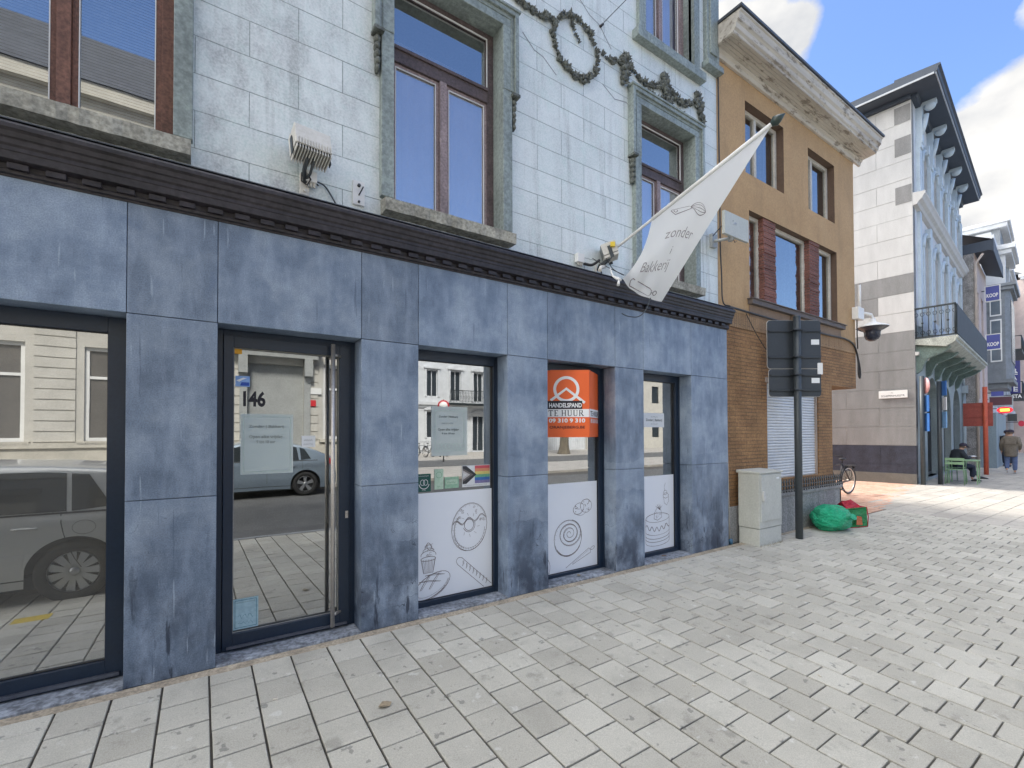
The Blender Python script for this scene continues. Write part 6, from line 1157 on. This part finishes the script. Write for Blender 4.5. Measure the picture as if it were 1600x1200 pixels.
s=MB(); s.lathe([(0,0),(.32,0),(.32,.02),(0,.02)],(0,.04,3.15),'y',28); obj('sign_disc',s,mat('sign_red_rim',(.5,.02,.03),.4,bump=0),t,local=True); s=MB(); s.lathe([(0,0),(.23,0),(.23,.004),(0,.004)],(0,.0605,3.15),'y',28); obj('disc_centre',s,WHITE,t,local=True); s=MB(); s.lathe([(0,0),(.3,0),(.3,.02),(0,.02)],(0,.04,2.4),'y',28); obj('lower_disc',s,mat('pale_sign_blue',(.30,.42,.55),.4,bump=0),t,local=True)
# ------------------------------------------------------------------ cars
def m_car(name,c,met=.6):
    t=NT(name); t.col(c); t.rough(.28); t.b.inputs['Metallic'].default_value=met; t.b.inputs['Coat Weight'].default_value=.7; t.b.inputs['Coat Roughness'].default_value=.04; return t.m
CARGLASS=mat('car_glass',(.02,.024,.026),.04,0,0,bump=0,spec=.9); TYRE=mat('tyre_rubber',(.018,.018,.018),.85); ALLOY=mat('alloy_wheel',(.45,.46,.47),.3,.8,.05,bump=0); TRIM=mat('car_trim',(.015,.015,.016),.5)
def hatchback(loc,rz,label,paint,spokes=5,L=4.25,xr=-1.32,xf=1.30,sleek=False):
    """nose to +x, rear at -x, wheels at xr and xf"""
    t=thing('parked_car',label,'car',loc,rz); zr=.315; W=.885
    top=[(-L/2,.55),(-L/2+.01,.80),(-L/2+.05,.98),(-L/2+.14,1.12),(-L/2+.30,1.30),(-L/2+.52,1.41),(-1.1,1.455),(-.5,1.475),(0,1.46),(.35,1.40),(.75,1.20),(1.08,1.02),(1.4,.95),(1.75,.86),(L/2-.12,.74),(L/2-.02,.62),(L/2,.5)]
    if sleek: top=[(-L/2,.55),(-L/2+.02,.82),(-L/2+.10,1.0),(-L/2+.22,1.09),(-L/2+.55,1.25),(-L/2+.95,1.38),(-.75,1.455),(-.25,1.48),(.15,1.455),(.5,1.36),(.95,1.12),(1.2,1.02),(1.5,.95),(1.8,.86),(L/2-.12,.72),(L/2-.02,.60),(L/2,.5)]
    def zt(x):
        for (a,za),(b,zb) in zip(top,top[1:]):
            if a<=x<=b: k=(x-a)/(b-a) if b>a else 0; return za+(zb-za)*k
        return .5
    def zb_(x):
        z=.20 if abs(x)<1.8 else .20+(abs(x)-1.8)*.28
        for c in (xr,xf):
            if abs(x-c)<.375: z=max(z,zr+math.sqrt(max(0,.375**2-(x-c)**2)))
        return z
    def hwid(x,z):
        e=max(0,abs(x)-1.45)/(L/2-1.45); w=W*(1-.17*e**2.6)
        if z>.90: w-=(z-.90)*.30+(max(0,z-1.25))**2*1.3
        if z<.45: w-=(.45-z)*.15
        w+=.012*math.exp(-((z-.83)/.05)**2)
        return w
    xs_=sorted(set([-L/2+L*i/110 for i in range(111)]+[c+.375*math.cos(PI*k/16) for c in (xr,xf) for k in range(17)])); nz=16; ny=8; s=MB(); cols=[]
    for x in xs_:
        b,tp=zb_(x),zt(x)-.05*(1 if abs(x)<1.9 else .3); b=min(b,tp-.02); col=[]
        for i in range(nz+1): z=b+(tp-b)*i/nz; col.append((x,-hwid(x,z),z))
        we=hwid(x,tp)
        for k in range(1,2*ny): a=-1+k/ny; col.append((x,we*a*(1-.0*abs(a)),tp+(zt(x)-tp)*(1-abs(a)**2.2)))
        for i in range(nz,-1,-1): z=b+(tp-b)*i/nz; col.append((x,hwid(x,z),z))
        cols.append(col)
    n=len(cols[0]); s.add([p for c in cols for p in c],[(i*n+k,(i+1)*n+k,(i+1)*n+k+1,i*n+k+1) for i in range(len(cols)-1) for k in range(n-1)],0,True); s.f+=[tuple(range(n)),tuple(range((len(cols)-1)*n,len(cols)*n))]; s.m+=[0,0]; s.sm+=[False,False]
    body=obj('body',s,paint,t,local=True)
    s=MB(); s.box(-1.95,1.95,-.80,.80,.17,.30)
    for c in (xr,xf):
        for q in (-1,1): s.tube([(c+.39*math.cos(PI*k/12),q*.62,zr+.39*math.sin(PI*k/12)) for k in range(13)],.03,4)
        s.box(c-.42,c+.42,-.66,.66,.25,.74)
    obj('underbody',s,TRIM,t,local=True)
    def sidepatch(P,q,off,mb,mi=0,nn=10):   # P: function (s,t)->(x,z)
        vs=[]; 
        for j in range(nn+1):
            for i in range(nn+1): x,z=P(i/nn,j/nn); vs.append((x,q*(hwid(x,z)+off),z))
        mb.add(vs,[(j*(nn+1)+i,j*(nn+1)+i+1,(j+1)*(nn+1)+i+1,(j+1)*(nn+1)+i) for j in range(nn) for i in range(nn)],mi,True)
    ends=[(-1.62,-1.30,-1.42,-1.28,1),( -1.26,-.42,-1.24,-.42,0),(-.36,.86,-.36,.30,0)]
    if sleek: ends=[(-1.45,-1.20,-1.30,-1.18,1),(-1.15,-.36,-1.10,-.36,0),(-.30,1.0,-.30,.42,0)]
    for q in (-1,1):
        for a,b,c,d,tri in ends:
            s=MB(); sidepatch(lambda u,v,a=a,b=b,c=c,d=d:((a+(b-a)*u)*(1-v)+(c+(d-c)*u)*v,(.955+.03*(1-u)*tri)*(1-v)+(min(zt(c+(d-c)*u),1.46)-.10)*v),q,.005,s); obj('side_window',s,CARGLASS,t,local=True)
        s=MB()
        for x in (-.39,.80,-1.22): sidepatch(lambda u,v,x=x:(x-.004+.008*u+(.10*(1-v)**2 if x>.5 else -.16*(1-v)**2 if x<-1 else 0),.36+(.93-.36)*v),q,.0025,s,nn=6)
        sidepatch(lambda u,v:(-1.62+2.5*u,.93+.018*v),q,.006,s); sidepatch(lambda u,v:(-1.0+2.0*u,.28+.012*v),q,.003,s)
        obj('door_seam',s,TRIM,t,local=True)
        for x in (-1.05,-.18): s=MB(); s.tube([(x,q*(W+.008),.80),(x+.03,q*(W+.035),.805),(x+.15,q*(W+.035),.81),(x+.18,q*(W+.01),.81)],.012,6); obj('door_handle',s,ALLOY if spokes==5 else paint,t,local=True)
        s=MB(); s.ball((.72,q*(W+.10),1.0),(.09,.09,.065),10,6); obj('mirror',s,paint,t,local=True)
        s=MB(); sidepatch(lambda u,v:(-L/2+.03+.30*u*(1-.3*v),.80+.15*v+.05*u),q,.006,s); obj('tail_light',s,mat('tail_lamp',(.35,.01,.015),.15,bump=0),t,local=True)
        s=MB(); sidepatch(lambda u,v:(L/2-.45+.4*u,.62+.13*v),q,.006,s); obj('headlight',s,mat('headlamp',(.5,.52,.53),.1,bump=0),t,local=True)
    s=MB(); ribbon_pts=[]
    sidepatch(lambda u,v:(-1.40+.19*math.cos(2*PI*u)*(.97+.03*v)*.5,.78+.15*math.sin(2*PI*u)*(.95+.05*v)*.5),1,.003,s,nn=20); sidepatch(lambda u,v:(-1.40+.19*math.cos(2*PI*u)*(.97+.03*v)*.5,.78+.15*math.sin(2*PI*u)*(.95+.05*v)*.5),-1,.003,s,nn=20); obj('fuel_flap_seam',s,TRIM,t,local=True)
    s=MB()
    for a,b,wf in ((-L/2+.06,-L/2+.46,.84),(.40,.98,.92)):
        vs=[]; m=8
        for i in range(m+1):
            x=a+(b-a)*i/m
            for k in range(m+1): u=-1+2*k/m; tp=zt(x)-.05; we=hwid(x,tp)*wf; vs.append((x,we*u,tp+(zt(x)-tp)*(1-abs(u*wf)**2.2)+.006))
        s.add(vs,[(i*(m+1)+k,(i+1)*(m+1)+k,(i+1)*(m+1)+k+1,i*(m+1)+k+1) for i in range(m) for k in range(m)],0,True)
    obj('windscreen',s,CARGLASS,t,local=True)
    for c in (xr,xf):
        for q in (-1,1):
            s=MB(); y0=q*.80; s.lathe([(.21,.075*q),(.23,.10*q),(.29,.105*q),(.315,.08*q),(.318,0),(.315,-.08*q),(.21,-.10*q)],(c,q*.765,zr),'y',40); w_=obj('wheel',s,TYRE,t,local=True)
            s=MB(); s.lathe([(.205,.09*q),(.212,.085*q),(.20,.02*q),(.19,-.02*q)],(c,q*.765,zr),'y',40); s.lathe([(0,.072*q),(.035,.072*q),(.045,.055*q)],(c,q*.765,zr),'y',20)
            ns=spokes
            for k in range(ns):
                a=2*PI*k/ns+.3; dd_=Vector((math.cos(a),0,math.sin(a))); pp=Vector((-math.sin(a),0,math.cos(a))); o_=Vector((c,q*.765+q*.06,zr)); wd_i=.028 if ns<8 else .018; wo=.05 if ns<8 else .040
                s.add([o_+dd_*.03-pp*wd_i,o_+dd_*.03+pp*wd_i,o_+dd_*.205+pp*wo,o_+dd_*.205-pp*wo]+[v+Vector((0,-q*.02,0)) for v in (o_+dd_*.03-pp*wd_i,o_+dd_*.03+pp*wd_i,o_+dd_*.205+pp*wo,o_+dd_*.205-pp*wo)],[(0,1,2,3),(7,6,5,4),(0,4,5,1),(1,5,6,2),(2,6,7,3),(3,7,4,0)])
            obj('rim',s,ALLOY,w_,local=True); s=MB(); s.lathe([(0,-.03*q),(.2,-.03*q)],(c,q*.765,zr),'y',24); obj('brake_backing',s,TRIM,w_,local=True)
    s=MB(); s.box(-L/2-.012,-L/2+.02,-.26,.26,.60,.71); obj('number_plate',s,WHITE,t,local=True)
    return t
# rear towards +x: nose points to -x
hatchback((-2.42,-3.19,gz(-3.2)-.0),PI,'silver grey hatchback parked on the pavement, mirrored in the big left window',m_car('silver_grey_paint',(.50,.50,.485),.12),spokes=11)
hatchback((1.02,-10.05,-.03),PI,'silver blue hatchback across the road, mirrored in the entrance door',m_car('silver_blue_paint',(.20,.25,.30),.3),spokes=5,sleek=True)
s=MB(); s.box(-1.40,-1.15,-1.78,-1.62,gz(-1.7)-.02,gz(-1.7)+.004); tag(obj('yellow_marker_tile',s,mat('yellow_tile',(.55,.40,.05),.6)),'small yellow marker tile let into the pavement','tile')
# bits on the ground
def leaf(x,y,z,label,c):
    s=MB(); a=random.uniform(0,6); vs=[(x+.045*math.cos(a+2*PI*k/7)*random.uniform(.5,1.2),y+.03*math.sin(a+2*PI*k/7)*random.uniform(.5,1.2),z+.006+random.uniform(0,.012)) for k in range(7)]; s.add(vs+[(x,y,z+.012)],[(7,k,(k+1)%7) for k in range(7)]); o=obj('dry_leaf',s,c); tag(o,label,'leaf','dry leaves at the shop thresholds')
DL=mat('dry_leaf_brown',(.22,.12,.05),.8,0,.3); leaf(3.52,.10,.012,'pale dry leaf on the threshold of the second small window',mat('dry_leaf_pale',(.30,.24,.16),.8,0,.3)); leaf(4.98,.11,.012,'brown dry leaf on the threshold of the last window',DL); leaf(.93,-1.02,gz(-1.02),'pale crushed leaf on pavers in front of the door pillar',mat('dry_leaf_pale',(.3,.24,.16),.8))
lit=mat('cigarette_paper',(.62,.58,.50),.8,bump=0)
for k,(x,y,wh) in enumerate(((1.9,-.16,'below the donut window'),(4.1,-.12,'at the foot of the pillar right of the orange board'),(2.75,-1.9,'in the middle of the near pavement'),(5.3,-1.1,'on pavers in front of the last shop window'),(3.6,-2.3,'farthest from the shop on open pavement'),(.4,-.62,'in front of the entrance door'))):
    s=MB(); a=random.uniform(0,3); z=gz(y)+.006; s.tube([(x,y,z),(x+.028*math.cos(a),y+.028*math.sin(a),z)],.0038,6); tag(obj('cigarette_butt',s,lit),'tiny cigarette butt '+wh,'litter','cigarette butts on the pavement')
gw2=MB()
for k in range(60):
    x=random.uniform(6.55,7.2); y=random.choice([-.29,-.30,-.31])+random.uniform(-.02,.01); gw2.add([(x,y,-.015),(x+.006,y,-.015),(x+random.uniform(-.02,.02),y-.01,.0+random.uniform(.01,.05))],[(0,1,2)])
o=obj('weeds',gw2,mat('dry_weeds',(.20,.16,.07),.9)); o['label']='dry weeds at the foot of the grey cabinet'; o['category']='weeds'; o['kind']='stuff'
